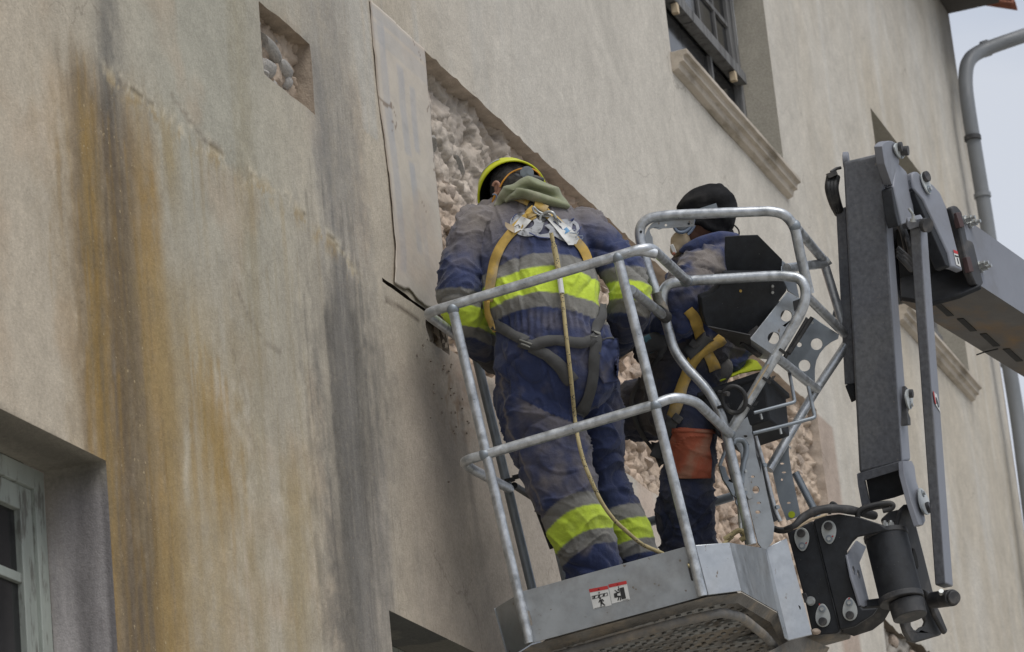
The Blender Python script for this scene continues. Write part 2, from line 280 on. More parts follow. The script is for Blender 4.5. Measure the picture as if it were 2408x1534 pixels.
MT = dict(
    wall=pbr_wall('plaster'),
    edge=mat('raw_plaster_edge', (.30, .25, .20), .95, vary=.3, vscale=14, bump=1., bscale=50, col2=(.28, .24, .2), c2scale=9),
    rubble=mat('rubble_mortar', attr=True, rough=.95, vary=.2, vscale=16, vdetail=10, bump=.6, bscale=120, spec=.1, bump2=.6, b2scale=48),
    stone=mat('grey_stone', (.42, .40, .37), .88, vary=.22, vscale=12, bump=.6, bscale=60, col2=(.33, .32, .31), c2scale=14, spec=.2),
    stonew=mat('pink_stone', (.46, .375, .305), .9, vary=.2, vscale=12, bump=.6, bscale=60, col2=(.35, .28, .225), c2scale=10, spec=.2),
    galv=mat('galvanised_tube', (.52, .54, .56), .40, metal=.7, vary=.28, vscale=30, bump=.12, bscale=160, rough_var=.13, col2=(.27, .28, .28), c2scale=17, c2pos=(.5, .72)),
    galvd=mat('galvanised_tube_dull', (.27, .30, .33), .5, metal=.6, vary=.15, vscale=20, bump=.1, bscale=160, rough_var=.1),
    sheet=mat('galvanised_sheet', (.37, .39, .405), .43, metal=.6, vary=.17, vscale=9, bump=.1, bscale=120, rough_var=.14, col2=(.25, .25, .245), c2scale=6, c2pos=(.45, .72), spots=(.2, .17, .14), spot_scale=48, spot_amt=.70),
    sheetb=mat('bright_sheet', (.50, .52, .54), .38, metal=.65, vary=.2, vscale=7, col2=(.36, .37, .38), c2scale=5, c2pos=(.45, .7), bump=.1, bscale=140, rough_var=.12, spots=(.25, .22, .19), spot_scale=60, spot_amt=.70),
    sheetu=mat('ribbed_sheet', (.24, .245, .24), .55, metal=.4, vary=.3, vscale=9, bump=.2, bscale=60, col2=(.16, .14, .12), c2scale=9),
    under=mat('dirty_underside', (.20, .19, .175), .7, metal=.3, vary=.35, vscale=11, bump=.6, bscale=40, col2=(.27, .235, .19), c2scale=9),
    black=mat('black_steel', (.024, .026, .030), .6, spec=.3, vary=.35, vscale=30, rough_var=.1, bump=.06, bscale=220, col2=(.022, .023, .025), c2scale=6, spots=(.14, .14, .13), spot_scale=190, spot_amt=.735),
    blackd=mat('black_dusty', (.038, .038, .04), .6, vary=.4, vscale=14, bump=.3, bscale=120, col2=(.11, .10, .09), c2scale=12, c2pos=(.52, .75)),
    rubber=mat('black_rubber', (.02, .02, .021), .62, vary=.3, vscale=30, col2=(.08, .075, .068), c2scale=14, c2pos=(.5, .75)),
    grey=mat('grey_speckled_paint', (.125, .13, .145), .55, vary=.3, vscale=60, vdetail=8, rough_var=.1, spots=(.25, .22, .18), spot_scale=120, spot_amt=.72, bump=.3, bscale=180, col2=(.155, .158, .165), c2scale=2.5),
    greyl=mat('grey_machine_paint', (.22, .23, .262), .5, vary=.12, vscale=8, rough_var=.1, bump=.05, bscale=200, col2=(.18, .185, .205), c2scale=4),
    pin=mat('pale_pin_plate', (.46, .48, .47), .5, metal=.2, vary=.15, vscale=30),
    bolt=mat('zinc_bolt', (.45, .46, .45), .4, metal=.7, vary=.2, vscale=60),
    white=mat('white_print', (.62, .62, .60), .55, vary=.08, vscale=20),
    red=mat('red_print', (.45, .03, .03), .5, vary=.1), ink=mat('black_print', (.02, .02, .02), .5, vary=.1),
    blue=mat('blue_print', (.1, .28, .5), .5, vary=.1),
    strap=mat('yellow_webbing', (.50, .33, .08), .8, vary=.2, vscale=30, bump=.5, bscale=260, col2=(.36, .27, .14), c2scale=9, stretch=(1, 1, 1)),
    strapg=mat('grey_webbing', (.075, .075, .075), .85, vary=.25, vscale=30, bump=.5, bscale=260),
    hel=mat('yellow_helmet_plastic', (.58, .62, .015), .38, vary=.08, vscale=14, rough_var=.08),
    heltape=mat('grey_helmet_tape', (.33, .34, .33), .5, vary=.1), hpad=mat('helmet_lining', (.018, .018, .018), .9, vary=.5, vscale=40, bump=.8, bscale=90),
    hair=mat('dark_hair', (.025, .022, .02), .8, vary=.6, vscale=90, bump=1., bscale=140, stretch=(1, 1, .35), col2=(.07, .06, .05), c2scale=14),
    hood=mat('sage_fleece', (.21, .225, .13), .95, vary=.16, vscale=12, bump=.3, bscale=150, sheen=.2, col2=(.28, .27, .19), c2scale=7),
    cloth=mat('overall_cloth', attr=True, rough=.92, vary=.14, vscale=26, vdetail=8, bump=.35, bscale=240, spec=.15, sheen=.15, bump2=.55, b2scale=30),
    cap=mat('black_fleece', (.019, .019, .020), .95, vary=.45, vscale=20, bump=.5, bscale=120, spec=.1, col2=(.03, .029, .029), c2scale=9),
    skin=mat('skin', (.36, .19, .13), .6, vary=.12, vscale=18, bump=.15, bscale=160),
    mask=mat('dust_mask', (.50, .40, .27), .85, vary=.12, vscale=12, bump=.2, bscale=80),
    goggle=mat('goggle_rubber', (.16, .20, .27), .5, vary=.12), lens=mat('goggle_lens', (.22, .23, .24), .15, vary=.05, rough_var=.02),
    glove=mat('glove_grey', (.16, .155, .15), .85, vary=.25, vscale=20, bump=.3, bscale=90), teal=mat('teal_cuff', (.03, .10, .13), .8, vary=.2),
    patch=mat('orange_patch', (.36, .09, .045), .9, vary=.18, vscale=14, bump=.4, bscale=150, col2=(.30, .14, .09), c2scale=7),
    hiv=mat('hi_vis_yellow', (.45, .52, .02), .75, vary=.15, vscale=12),
    rope=None, boot=mat('dark_boot', (.03, .025, .022), .7, vary=.3),
    woodg=mat('green_painted_wood', (.31, .335, .30), .7, vary=.15, vscale=12, stretch=(1, 1, .25), bump=.5, bscale=70, col2=(.16, .16, .14), c2scale=26, c2pos=(.55, .63)),
    woodo=mat('weathered_grey_wood', (.165, .163, .16), .85, vary=.3, vscale=30, stretch=(1, 1, .12), bump=.8, bscale=70, col2=(.09, .088, .085), c2scale=14),
    glass=mat('dusty_window_glass', (.018, .018, .019), .12, vary=.3, vscale=6, rough_var=.06),
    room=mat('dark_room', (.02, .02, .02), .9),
    sill=mat('moulded_plaster_sill', (.48, .42, .345), .9, vary=.15, vscale=14, bump=.5, bscale=60, stretch=(.4, 1, 1), col2=(.20, .17, .13), c2scale=7, c2pos=(.5, .68)),
    pipe=mat('grey_downpipe', (.19, .20, .21), .5, vary=.08, vscale=10), tile=mat('terracotta', (.30, .12, .075), .85, vary=.25, vscale=20, bump=.4, bscale=50),
    eave=mat('eave_wood', (.05, .044, .038), .9, vary=.3, vscale=12),
    ground=mat('gravelly_ground', (.36, .34, .30), .95, vary=.25, vscale=3, bump=.5, bscale=20),
    film=mat('dusty_sheet', attr=True, rough=.7, vary=.07, vscale=9, bump=.25, bscale=40, spec=.3, bump2=.3, b2scale=12),
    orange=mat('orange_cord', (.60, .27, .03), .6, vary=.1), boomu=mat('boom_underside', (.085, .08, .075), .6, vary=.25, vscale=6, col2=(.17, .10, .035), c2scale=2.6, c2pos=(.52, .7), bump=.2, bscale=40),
    rustpad=mat('red_wear_pad', (.06, .032, .03), .6, vary=.2),
)
def rope_mat():
    m = mat('yellow_rope', (.46, .38, .20), .85, vary=.15, vscale=40, bump=.6, bscale=330)
    N = m.node_tree.nodes; L = m.node_tree.links; P_ = N['Principled BSDF']; src = P_.inputs['Base Color'].links[0].from_socket
    t = N.new('ShaderNodeTexCoord'); v = N.new('ShaderNodeTexVoronoi'); v.inputs['Scale'].default_value = 165; L.new(t.outputs['Object'], v.inputs['Vector'])
    lt = N.new('ShaderNodeMath'); lt.operation = 'LESS_THAN'; lt.inputs[1].default_value = .33; L.new(v.outputs['Distance'], lt.inputs[0])
    n2 = N.new('ShaderNodeTexNoise'); n2.inputs['Scale'].default_value = 42; n2.inputs['Detail'].default_value = 0; L.new(t.outputs['Object'], n2.inputs['Vector'])
    g = N.new('ShaderNodeMath'); g.operation = 'GREATER_THAN'; g.inputs[1].default_value = .52; L.new(n2.outputs[0], g.inputs[0])
    k = N.new('ShaderNodeMath'); k.operation = 'MULTIPLY'; L.new(lt.outputs[0], k.inputs[0]); L.new(g.outputs[0], k.inputs[1])
    x = N.new('ShaderNodeMix'); x.data_type = 'RGBA'; L.new(k.outputs[0], x.inputs[0]); L.new(src, x.inputs[6]); x.inputs[7].default_value = (.03, .035, .05, 1); L.new(x.outputs[2], P_.inputs['Base Color'])
    return m
MT['rope'] = rope_mat()
# ================================================================== SETTING AND BUILDING
g = MB(); g.add([(-200, -200, 0), (300, -200, 0), (300, 200, 0), (-200, 200, 0)], [(0, 1, 2, 3)]).build('ground', MT['ground'], kind='structure')
bld = thing('old_plastered_building', 'old plastered building with stained wall, chipped band and small windows', 'building', (15, 0, 0))
XE, ZT = 23.0, 11.05
# rectangular openings: X0, X1, Z0, Z1, depth, jaggedness, kind
HOL = dict(w0=(6.1, 8.2, 2.92, 4.17, .19, .0), w2=(10.31, 12.4, 2.9, 4.135, .19, .0), niche=(9.585, 10.02, 5.795, 6.06, .062, .008),
           chip=(11.17, 17.02, 5.27, 6.455, .085, .016), w1=(14.86, 17.0, 7.735, 9.05, .17, 0), w3=(19.6, 21.75, 7.735, 9.05, .17, 0),
           chip2=(18.0, 19.2, 4.85, 5.50, .05, .05), slit=(10.53, 11.0, 5.348, 5.362, .05, .004), gap=(10.93, 11.17, 5.245, 5.348, .03, .012))
def lines(br, seg):
    out = []
    for a, b, d in seg:
        n = max(1, int(round((b-a)/d))); out += [a+(b-a)*i/n for i in range(n)]
    out.append(seg[-1][1]); out = np.array(out)
    for v in sorted(set(br)):
        if out.min() < v < out.max(): out[np.argmin(abs(out-v))] = v
    return np.unique(np.sort(out))
xs = lines([v for q in HOL.values() for v in q[:2]], [(2, 7.2, .5), (7.2, 11.2, .0125), (11.2, 15, .045), (15, XE, .07)])
zs = lines([v for q in HOL.values() for v in q[2:4]], [(0, 3.2, .4), (3.2, 6.6, .0155), (6.6, 9.6, .045), (9.6, ZT, .08)])
def ix(a, v): return int(np.argmin(abs(a-v)))
GX, GZ = np.meshgrid(xs, zs, indexing='ij'); X0, Z0 = GX.copy(), GZ.copy()
NXg, NZg = GX.shape
pp = np.stack([X0.ravel(), Z0.ravel(), np.zeros(X0.size)], 1)
GY = (.006*fbm(pp*1.3, 3, 5)+.0022*fbm(pp*9, 3, 8)).reshape(GX.shape)
rects = {}
for k, (x0, x1, z0, z1, d, j) in HOL.items():
    i0, i1, k0, k1 = ix(xs, x0), ix(xs, x1), ix(zs, z0), ix(zs, z1); rects[k] = (i0, i1, k0, k1)
    if j:
        for kk, s in ((k0, 1), (k1, 2)):
            q = np.stack([X0[i0:i1+1, kk]*(11 if k != 'chip2' else 6), np.full(i1-i0+1, s*3.7), np.zeros(i1-i0+1)], 1); dz = j*fbm(q, 3, 31)
            if k == 'chip' and kk == k1:    # drill notches along the upper lip
                dz = dz*.35+.011*np.maximum(0, np.sin(X0[i0:i1+1, kk]*2*math.pi/.235))**6
            GZ[i0:i1+1, kk] += dz
        for ii, s in ((i0, 3), (i1, 4)):
            q = np.stack([Z0[ii, k0:k1+1]*(14 if k != 'chip2' else 6), np.full(k1-k0+1, s*3.7), np.zeros(k1-k0+1)], 1); GX[ii, k0:k1+1] += min(j, .016 if k != 'chip2' else .05)*fbm(q, 3, 37)
        if k == 'gap': GX[i0, k0:k1+1] += .035*(np.linspace(-1, 1, k1-k0+1)**2)
    for kk in (k0, k1): GY[i0:i1+1, kk] = 0
    for ii in (i0, i1): GY[ii, k0:k1+1] = 0
keep = np.ones((NXg-1, NZg-1), bool)
for (i0, i1, k0, k1) in rects.values(): keep[i0:i1, k0:k1] = False
idx = np.arange(NXg*NZg).reshape(NXg, NZg)
I, K = np.where(keep); FQ = np.stack([idx[I, K], idx[I+1, K], idx[I+1, K+1], idx[I, K+1]], 1)
# ---- wear map: where stains, repairs and painted eave shading lie on the plaster
px, _ = proj(np.stack([X0.ravel(), np.zeros(X0.size), Z0.ravel()], 1)); x2, y2 = px[:, 0], px[:, 1]
xw, zw = X0.ravel(), Z0.ravel()
q3 = np.stack([xw, zw, np.zeros_like(xw)], 1)
nA = fbm(q3*[2.2, 1.0, 1], 4, 1); nB = fbm(q3*[14, 1.4, 1], 4, 2); nC = fbm(q3*[22, 16, 1], 4, 3); nD = fbm(q3*[5, 4, 1], 4, 4); nE = fbm(q3*[48, 34, 1], 3, 6); nV = fbm(q3*[30, 1.1, 1], 4, 12); nF = fbm(q3*[85, 60, 1], 2, 14)
def streak(pts, w, soft=.6, top=None, bot=None, ragged=.5):
    """vertical run of water: pts read on the picture -> wall; w width in metres"""
    P_ = sorted([(W(a, b)[2], W(a, b)[0]) for a, b in pts]); zc = [q[0] for q in P_]; xc = [q[1] for q in P_]
    c = np.interp(zw, zc, xc); dd = abs(xw-c+.02*nA*ragged+.018*nV*ragged)/(w/2)*(1+ragged*.55*nB)+.45*nE*ragged+.35*nC*ragged
    m_ = (1-sstep(1-soft*1.1, 1+soft*1.1, dd*.9))*np.clip(.92+.55*nV+.45*nE+.3*nD, .15, 1.)
    if top is not None: t = W(*top)[2]; m_ = m_*(1-sstep(t-.25, t+.05, zw+.12*nB+.03*nC))
    if bot is not None: t = W(*bot)[2]; m_ = m_*sstep(t-.1, t+.45, zw+.15*nB)
    return m_
col = np.zeros((len(xw), 3)); beige = np.array([.485, .42, .33]); lgt = np.array([.545, .505, .44]); grn = np.array([.415, .395, .325])
tR = sstep(10.2, 12.5, xw+.4*nA)[:, None]; col[:] = beige*(1-tR)+lgt*tR
def lay(c, m_): global col; col = col*(1-m_[:, None])+np.array(c)*m_[:, None]
lay(grn*.92, .95*np.exp(-((xw-9.1)/.85)**2)*sstep(4.1, 5.4, zw+.3*nA))
lay((.40, .36, .285), .6*np.exp(-((xw-9.3)/.75)**2)*(1-sstep(4.6, 5.6, zw+.3*nA)))
lay((.42, .31, .21), .35*sstep(.05, .5, nD)*(xw < 10.5))
lay((.41, .345, .285), .62*sstep(10.2, 10.9, xw)*(1-sstep(5.0, 5.5, zw+.1*nA))*(1-sstep(12.5, 15, xw)))
lay((.42, .42, .40), .5*sstep(-.1, .5, nB)*sstep(9.6, 10.3, xw)*(1-sstep(11, 13, xw))*(zw > 5.9))
# dark band of run-off over the first third of the wall
b1 = [(230, 130), (250, 330), (262, 600), (290, 900), (320, 1200), (345, 1534)]
lay((.34, .235, .11), .65*streak(b1, .58, .5, top=(240, 150)))
lay((.195, .15, .10), .95*streak(b1, .44, .5, top=(240, 130)))
lay((.13, .10, .07), .7*streak(b1, .22, .6, top=(240, 190), ragged=1.2))
lay((.13, .125, .115), .75*streak([(250, -60), (255, 60), (258, 140)], .16, .7)*sstep(5.1, 5.3, zw))
lay((.28, .20, .095), .85*streak([(197, 170), (214, 400), (220, 600), (234, 900), (254, 1080), (268, 1300), (286, 1534)], .105, .6, top=(195, 185), bot=(270, 1500)))
lay((.32, .19, .05), .95*streak([(305, 130), (312, 320)], .13, .6, top=(315, 180), bot=(330, 330)))
lay((.33, .215, .08), .8*streak([(345, 320), (355, 700), (385, 1000), (410, 1534)], .15, .6, top=(345, 300)))
lay((.30, .20, .055), .75*streak([(390, 220), (405, 400), (420, 520)], .09, .6, top=(405, 230), bot=(430, 560)))
lay((.31, .185, .035), .9*streak([(470, 800), (500, 950), (520, 1100), (530, 1200)], .21, .6, top=(480, 870), bot=(530, 1260), ragged=1))
lay((.33, .25, .13), .6*streak([(400, 500), (440, 900), (480, 1534)], .55, .6, top=(400, 560), ragged=1))
lay((.30, .22, .09), .55*streak([(690, 960), (700, 1300), (705, 1534)], .20, .8, top=(680, 1000), ragged=1.4))
lay((.29, .24, .14), .35*streak([(590, 500), (610, 900), (620, 1534)], .10, .8, ragged=1.4))
def drips(n, pts, spread, c, amt, wr=(.004, .016), ln=(.2, 1.2), top=None, seed=1, free=False):
    """many thin runs, each from its own source point, fading downwards"""
    r_ = np.random.RandomState(seed); P_ = sorted([(W(a_, b_)[2], W(a_, b_)[0]) for a_, b_ in pts]); zc_ = [q[0] for q in P_]; xc_ = [q[1] for q in P_]; tot = np.zeros_like(xw)
    for _ in range(n):
        if free: xs_ = r_.uniform(min(xc_), max(xc_)); zt_ = np.interp(xs_, [q[1] for q in sorted(P_, key=lambda k: k[1])], [q[0] for q in sorted(P_, key=lambda k: k[1])])
        else: zt_ = r_.uniform(min(zc_)+.1, max(zc_)); xs_ = np.interp(zt_, zc_, xc_)+r_.normal()*spread*.5
        l_ = r_.uniform(*ln); w_ = r_.uniform(*wr); s_ = (abs(xw-xs_) < w_*4) & (zw < zt_+.03) & (zw > zt_-l_)
        if not s_.any(): continue
        xx, zz_ = xw[s_], zw[s_]; cx_ = xs_+.006*np.sin(zz_*9+xs_*50)+.004*nC[s_]; t_ = np.clip((zt_-zz_)/l_, 0, 1)
        tot[s_] = np.maximum(tot[s_], (1-sstep(.5, 1.5, abs(xx-cx_)/w_+.5*nF[s_]))*(1-t_**1.5)*sstep(-.03, .015, zt_-zz_)*r_.uniform(.4, 1))
    lay(c, .62*amt*tot)
drips(70, b1, .22, (.11, .085, .06), .75, seed=2); drips(60, b1, .27, (.30, .19, .06), .7, (.003, .012), seed=3)
drips(40, [(205, 200), (230, 900), (262, 1400)], .09, (.33, .20, .05), .8, (.003, .012), (.15, .7), seed=4)
ck = [(322, 222), (440, 318), (560, 402), (690, 488), (790, 582), (830, 648)]
drips(26, ck, 0, (.32, .23, .10), .5, (.003, .016), (.06, .6), seed=5, free=True); drips(10, ck, 0, (.15, .12, .085), .4, (.002, .006), (.1, .4), seed=6, free=True)
drips(60, [(470, 800), (500, 950), (530, 1200)], .16, (.31, .19, .045), .75, (.003, .014), (.1, .6), seed=7)
drips(70, [(620, 560), (640, 1000), (660, 1500)], .5, (.29, .23, .13), .5, (.002, .010), (.1, .9), seed=8)
# second, blue-grey run beside the patched band
lay((.30, .28, .25), .8*streak([(750, -40), (775, 250), (800, 560), (825, 800), (850, 1150), (860, 1534)], .46, .8, ragged=1))
lay((.13, .12, .105), .97*streak([(785, 500), (810, 800), (835, 1150), (845, 1534)], .36, .9, top=(795, 620), ragged=1))
lay((.24, .225, .205), .7*streak([(745, 180), (760, 400), (790, 600)], .12, .8, top=(745, 60), ragged=1))
lay((.33, .30, .265), .5*streak([(900, 700), (900, 1534)], .22, .9, top=(890, 1000)))
drips(80, [(795, 420), (822, 800), (848, 1500)], .24, (.08, .075, .07), .65, (.003, .014), (.15, .9), seed=9); drips(40, [(760, 60), (775, 300), (790, 560)], .22, (.17, .16, .15), .5, (.003, .012), (.1, .6), seed=10)
# long diagonal-looking level crack with lime bloom and rust
zc = np.interp(xw, [8.36, 8.75, 9.2, 9.7, 10.1, 10.3], [W(320, 215)[2], W(440, 310)[2], W(560, 395)[2], W(690, 480)[2], W(790, 575)[2], W(830, 640)[2]])+.012*nC
inr = sstep(8.3, 8.4, xw)*(1-sstep(10.15, 10.4, xw)); d_ = abs(zw-zc+.018*nD)
lay((.62, .56, .44), .75*inr*np.exp(-(d_/(.026+.03*np.clip(nD, -.6, 1)))**2)*sstep(-.15, .3, nC+nE*.6+nF*.5))
lay((.31, .22, .10), .6*inr*np.exp(-((zw-zc+.03)/.035)**2)*sstep(0, .4, nC+nE*.5+nF*.5))
lay((.10, .075, .04), .7*inr*np.exp(-((zw-zc-.004)/.006)**2)*sstep(-.2, .2, nC))
lay((.52, .48, .40), .5*streak([(440, 1060), (436, 1130)], .03, .7)*(1-sstep(.08, .16, abs(zw-W(438, 1090)[2]))))
# right hand part: sandy wash, milky runs, shading under the eaves painted dark
lay((.45, .385, .29), .5*sstep(17, 18.5, xw)*sstep(-.5, .4, nA))
lay((.58, .56, .52), .40*sstep(.08, .5, fbm(q3*[9, .9, 1], 3, 21))*sstep(15.5, 19, xw))
lay((.14, .135, .125), .8*sstep(22.0, 22.9, xw+.1*nB)*sstep(9.6, 10.9, zw+.2*nA))
lay((.12, .11, .10), .7*np.exp(-((xw-11.05)/.09)**2)*np.exp(-((zw-5.24)/.07)**2))
lay((.24, .16, .10), .75*np.exp(-((xw-11.2)/.2)**2)*np.exp(-((zw-5.08)/.16)**2)*sstep(-.2, .5, nC+nE))
lay((.50, .37, .29), .55*(abs(zw-5.22) < .3)*sstep(11.0, 11.4, xw)*(xw < 17.1)*sstep(5.02, 5.2, zw)*sstep(-.4, .3, nD))
lay((.38, .28, .22), .7*((xw > 16.9) & (xw < 17.35) & (zw < 6.43) & (zw > 5.05)))
# cracks
def crack(pts, w=.004, c=(.13, .10, .075), a=.8):
    P_ = [W(*q) for q in pts]
    for A, B in zip(P_[:-1], P_[1:]):
        ab = np.array([B[0]-A[0], B[2]-A[2]]); t = np.clip(((xw-A[0])*ab[0]+(zw-A[2])*ab[1])/(ab@ab), 0, 1)
        dd = np.hypot(xw-A[0]-t*ab[0], zw-A[2]-t*ab[1]); lay(c, a*(1-sstep(w*.5, w*2.2, dd+.003*nC)))
crack([(908, 705), (935, 722), (958, 733), (985, 752)], .006); crack([(560, 690), (585, 745), (620, 800), (660, 830)], .005, a=.35)
crack([(405, 225), (440, 275), (480, 330), (520, 345)], .006, a=.4)
grit = (streak(b1, .3, .5, top=(240, 150))+.35*inr*np.exp(-(d_/.08)**2)+.25*streak([(840, 600), (850, 1534)], .4, .6)).clip(0, 1)
pit = (sstep(11.5, 9.5, xw)*.9+.12)*sstep(-.5, .3, nD+.3)
wv = np.stack([GX.ravel(), GY.ravel(), GZ.ravel()], 1)
def meshobj(name, V, Fq, m, parent, col=None, smooth=True, attrs=()):
    me = bpy.data.meshes.new(name); V = np.asarray(V, float)-origin(parent) if parent is not None else np.asarray(V, float)
    Fq = np.asarray(Fq); me.vertices.add(len(V)); me.vertices.foreach_set('co', V.astype(np.float32).ravel())
    nf, k = Fq.shape; me.loops.add(nf*k); me.loops.foreach_set('vertex_index', Fq.astype(np.int32).ravel()); me.polygons.add(nf)
    me.polygons.foreach_set('loop_start', np.arange(0, nf*k, k, dtype=np.int32)); me.polygons.foreach_set('loop_total', np.full(nf, k, np.int32))
    if smooth: me.polygons.foreach_set('use_smooth', np.ones(nf, bool))
    me.update(calc_edges=True); me.validate()
    if col is not None:
        at = me.color_attributes.new('Col', 'FLOAT_COLOR', 'POINT'); at.data.foreach_set('color', np.hstack([col, np.ones((len(col), 1))]).astype(np.float32).ravel())
    for nm, a in attrs: at = me.attributes.new(nm, 'FLOAT', 'POINT'); at.data.foreach_set('value', a.astype(np.float32))
    me.materials.append(m); o = bpy.data.objects.new(name, me); SC.collection.objects.link(o); o.parent = parent; return o
col *= (1+.06*nC+.06*nE+.05*nF+.05*nD)[:, None]
wall = meshobj('wall', wv, FQ, MT['wall'], bld, np.clip(col, .02, .9), attrs=(('Grit', grit), ('Pit', pit)))
# reveals of the openings (butted to the plaster's edge vertices)
for k, (i0, i1, k0, k1) in rects.items():
    d = HOL[k][4]; b = MB()
    if k == 'chip': d = .10
    if k == 'chip2': d = .1
    loop = [(i, k0) for i in range(i0, i1)]+[(i1, j) for j in range(k0, k1)]+[(i, k1) for i in range(i1, i0, -1)]+[(i0, j) for j in range(k1, k0, -1)]
    V0 = np.array([[GX[a, c], GY[a, c], GZ[a, c]] for a, c in loop]); nL = len(loop); steps = 14 if k[0] == 'w' else 7; VV = []; d = d+(.07 if k == 'niche' else 0)
    for s in range(steps+1):
        Vs = V0.copy(); Vs[:, 1] += d*s/steps
        if k[0] != 'w' and s:
            q = np.stack([V0[:, 0]*14, V0[:, 2]*14, np.full(nL, s*.9)], 1); jj = .007*fbm(q, 3, 50)
            cx, cz = (HOL[k][0]+HOL[k][1])/2, (HOL[k][2]+HOL[k][3])/2
            if k != 'slit': Vs[:, 2] += jj*np.sign(Vs[:, 2]-cz)*-1; Vs[:, 1] += .4*jj
        VV.append(Vs)
    V = np.concatenate(VV); FF = [(s*nL+t, s*nL+(t+1) % nL, (s+1)*nL+(t+1) % nL, (s+1)*nL+t) for s in range(steps) for t in range(nL)]
    if k[0] == 'w':
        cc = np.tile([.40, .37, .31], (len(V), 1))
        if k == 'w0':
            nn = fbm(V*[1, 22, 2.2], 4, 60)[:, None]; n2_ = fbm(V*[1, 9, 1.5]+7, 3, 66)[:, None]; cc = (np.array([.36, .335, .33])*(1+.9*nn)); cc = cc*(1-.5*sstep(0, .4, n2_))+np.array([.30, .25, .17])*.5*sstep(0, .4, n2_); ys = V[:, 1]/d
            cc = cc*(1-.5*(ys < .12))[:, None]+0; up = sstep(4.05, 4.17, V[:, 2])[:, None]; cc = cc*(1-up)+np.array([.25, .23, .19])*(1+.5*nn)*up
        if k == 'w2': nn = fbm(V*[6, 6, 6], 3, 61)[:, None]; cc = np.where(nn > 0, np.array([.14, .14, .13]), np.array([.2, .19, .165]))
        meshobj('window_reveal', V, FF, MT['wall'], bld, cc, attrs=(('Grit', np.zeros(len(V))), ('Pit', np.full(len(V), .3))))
    else:
        nn = fbm(V*[20, 20, 20], 3, 62)[:, None]; c0 = np.array([.34, .28, .22]) if k in ('niche',) else np.array([.46, .39, .325])
        if k == 'chip2': c0 = np.array([.15, .125, .10])
        if k in ('slit',): c0 = np.array([.05, .04, .035])
        if k == 'gap': c0 = np.array([.14, .12, .10])
        meshobj('broken_plaster_edge', V, FF, MT['rubble'], bld, c0*(1+.3*nn))
# ---- rubble exposed in the chipped places
def worley(X, Z, sx, sz, seed, n2=False):
    """distance to nearest / second nearest jittered seed, and id"""
    gx, gz = X/sx, Z/sz; bx, bz = np.floor(gx), np.floor(gz); d1 = np.full(X.shape, 9.); d2 = np.full(X.shape, 9.); hid = np.zeros(X.shape); ofx = np.zeros(X.shape); ofz = np.zeros(X.shape)
    for ox in (-1, 0, 1):
        for oz in (-1, 0, 1):
            cx, cz = bx+ox, bz+oz; zz = np.zeros_like(cx)
            jx = hsh(cx, cz, zz, seed); jz = hsh(cx, cz, zz, seed+1); hh = hsh(cx, cz, zz, seed+2)
            d = np.hypot((cx+.1+.8*jx-gx), (cz+.1+.8*jz-gz)*.9); m_ = d < d1
            d2 = np.where(m_, d1, np.minimum(d2, d)); hid = np.where(m_, hh, hid); d1 = np.where(m_, d, d1); ofx = np.where(m_, gx-(cx+.1+.8*jx), ofx); ofz = np.where(m_, gz-(cz+.1+.8*jz), ofz)
    return d1, d2, hid, ofx, ofz
def rubble(x0, x1, z0, z1, dx, dz, depth, name, colA, colB, colC, amp=1., seed=3):
    X = np.arange(x0, x1+dx, dx); Z = np.arange(z0, z1+dz, dz); A, B = np.meshgrid(X, Z, indexing='ij'); a, b = A.ravel(), B.ravel()
    q = np.stack([a, b, a*0], 1); wx = .05*fbm(q*6, 3, seed); wz = .035*fbm(q*7, 3, seed+9)
    d1, d2, hid, ox, oz = worley(a+wx, b+wz, .19, .11, seed); e1, e2, hid2, px_, pz_ = worley(a+wx*.6, b+wz, .075, .05, seed+20); g1, g2, hid3, rx_, rz_ = worley(a+wx*.3, b+wz*.5, .034, .024, seed+40)
    r1_, r2_ = (hid*13.7) % 1-.5, (hid*29.3) % 1-.5; s1_, s2_ = (hid2*13.7) % 1-.5, (hid2*29.3) % 1-.5; t1_, t2_ = (hid3*13.7) % 1-.5, (hid3*29.3) % 1-.5
    cover = sstep(-.25, .35, fbm(q*3.1, 3, seed+31))           # mortar smeared over the stones in places
    big = .034*hid+.045*r1_*ox+.050*(r2_-.25)*oz; small = .022*hid2+.036*(s1_*px_+(s2_-.2)*pz_); tiny = .008*hid3+.014*(t1_*rx_+t2_*rz_)
    Y = depth+.012-amp*(.72*big+small*(.5+.7*cover)+tiny)-.012*fbm(q*[6, 13, 1], 3, seed+2)-.002*fbm(q*70, 2, seed+3)+.026*(1-sstep(0, .13, d2-d1))*(1-.6*cover)+.008*(1-sstep(0, .08, e2-e1))
    Y = np.maximum(Y, .012)
    mix = np.clip(.5+.9*fbm(q*2.1, 4, seed+5)+.35*(hid-.5), 0, 1)[:, None]; cc = np.array(colA)*(1-mix)+np.array(colB)*mix
    gp = (1-sstep(.0, .10, d2-d1))[:, None]; cc = cc*(.88+.24*((hid*5.3) % 1))[:, None]; cc = cc*(1-.6*gp)+np.array(colC)*.6*gp
    if name == 'exposed_rubble':
        gm = (np.exp(-((a-11.6)/.9)**2)*sstep(5.75, 6.15, b+.1*fbm(q*4, 3, 9)))[:, None]*.6; cc = cc*(1-gm)+np.array([.46, .43, .385])*(.88+.24*hid2[:, None])*gm
    nx, nz = A.shape; id_ = np.arange(nx*nz).reshape(nx, nz); Fq = np.stack([id_[:-1, :-1].ravel(), id_[1:, :-1].ravel(), id_[1:, 1:].ravel(), id_[:-1, 1:].ravel()], 1)
    return meshobj(name, np.stack([a, Y, b], 1), Fq, MT['rubble'], bld, np.clip(cc, 0, 1)), (a, b, Y)
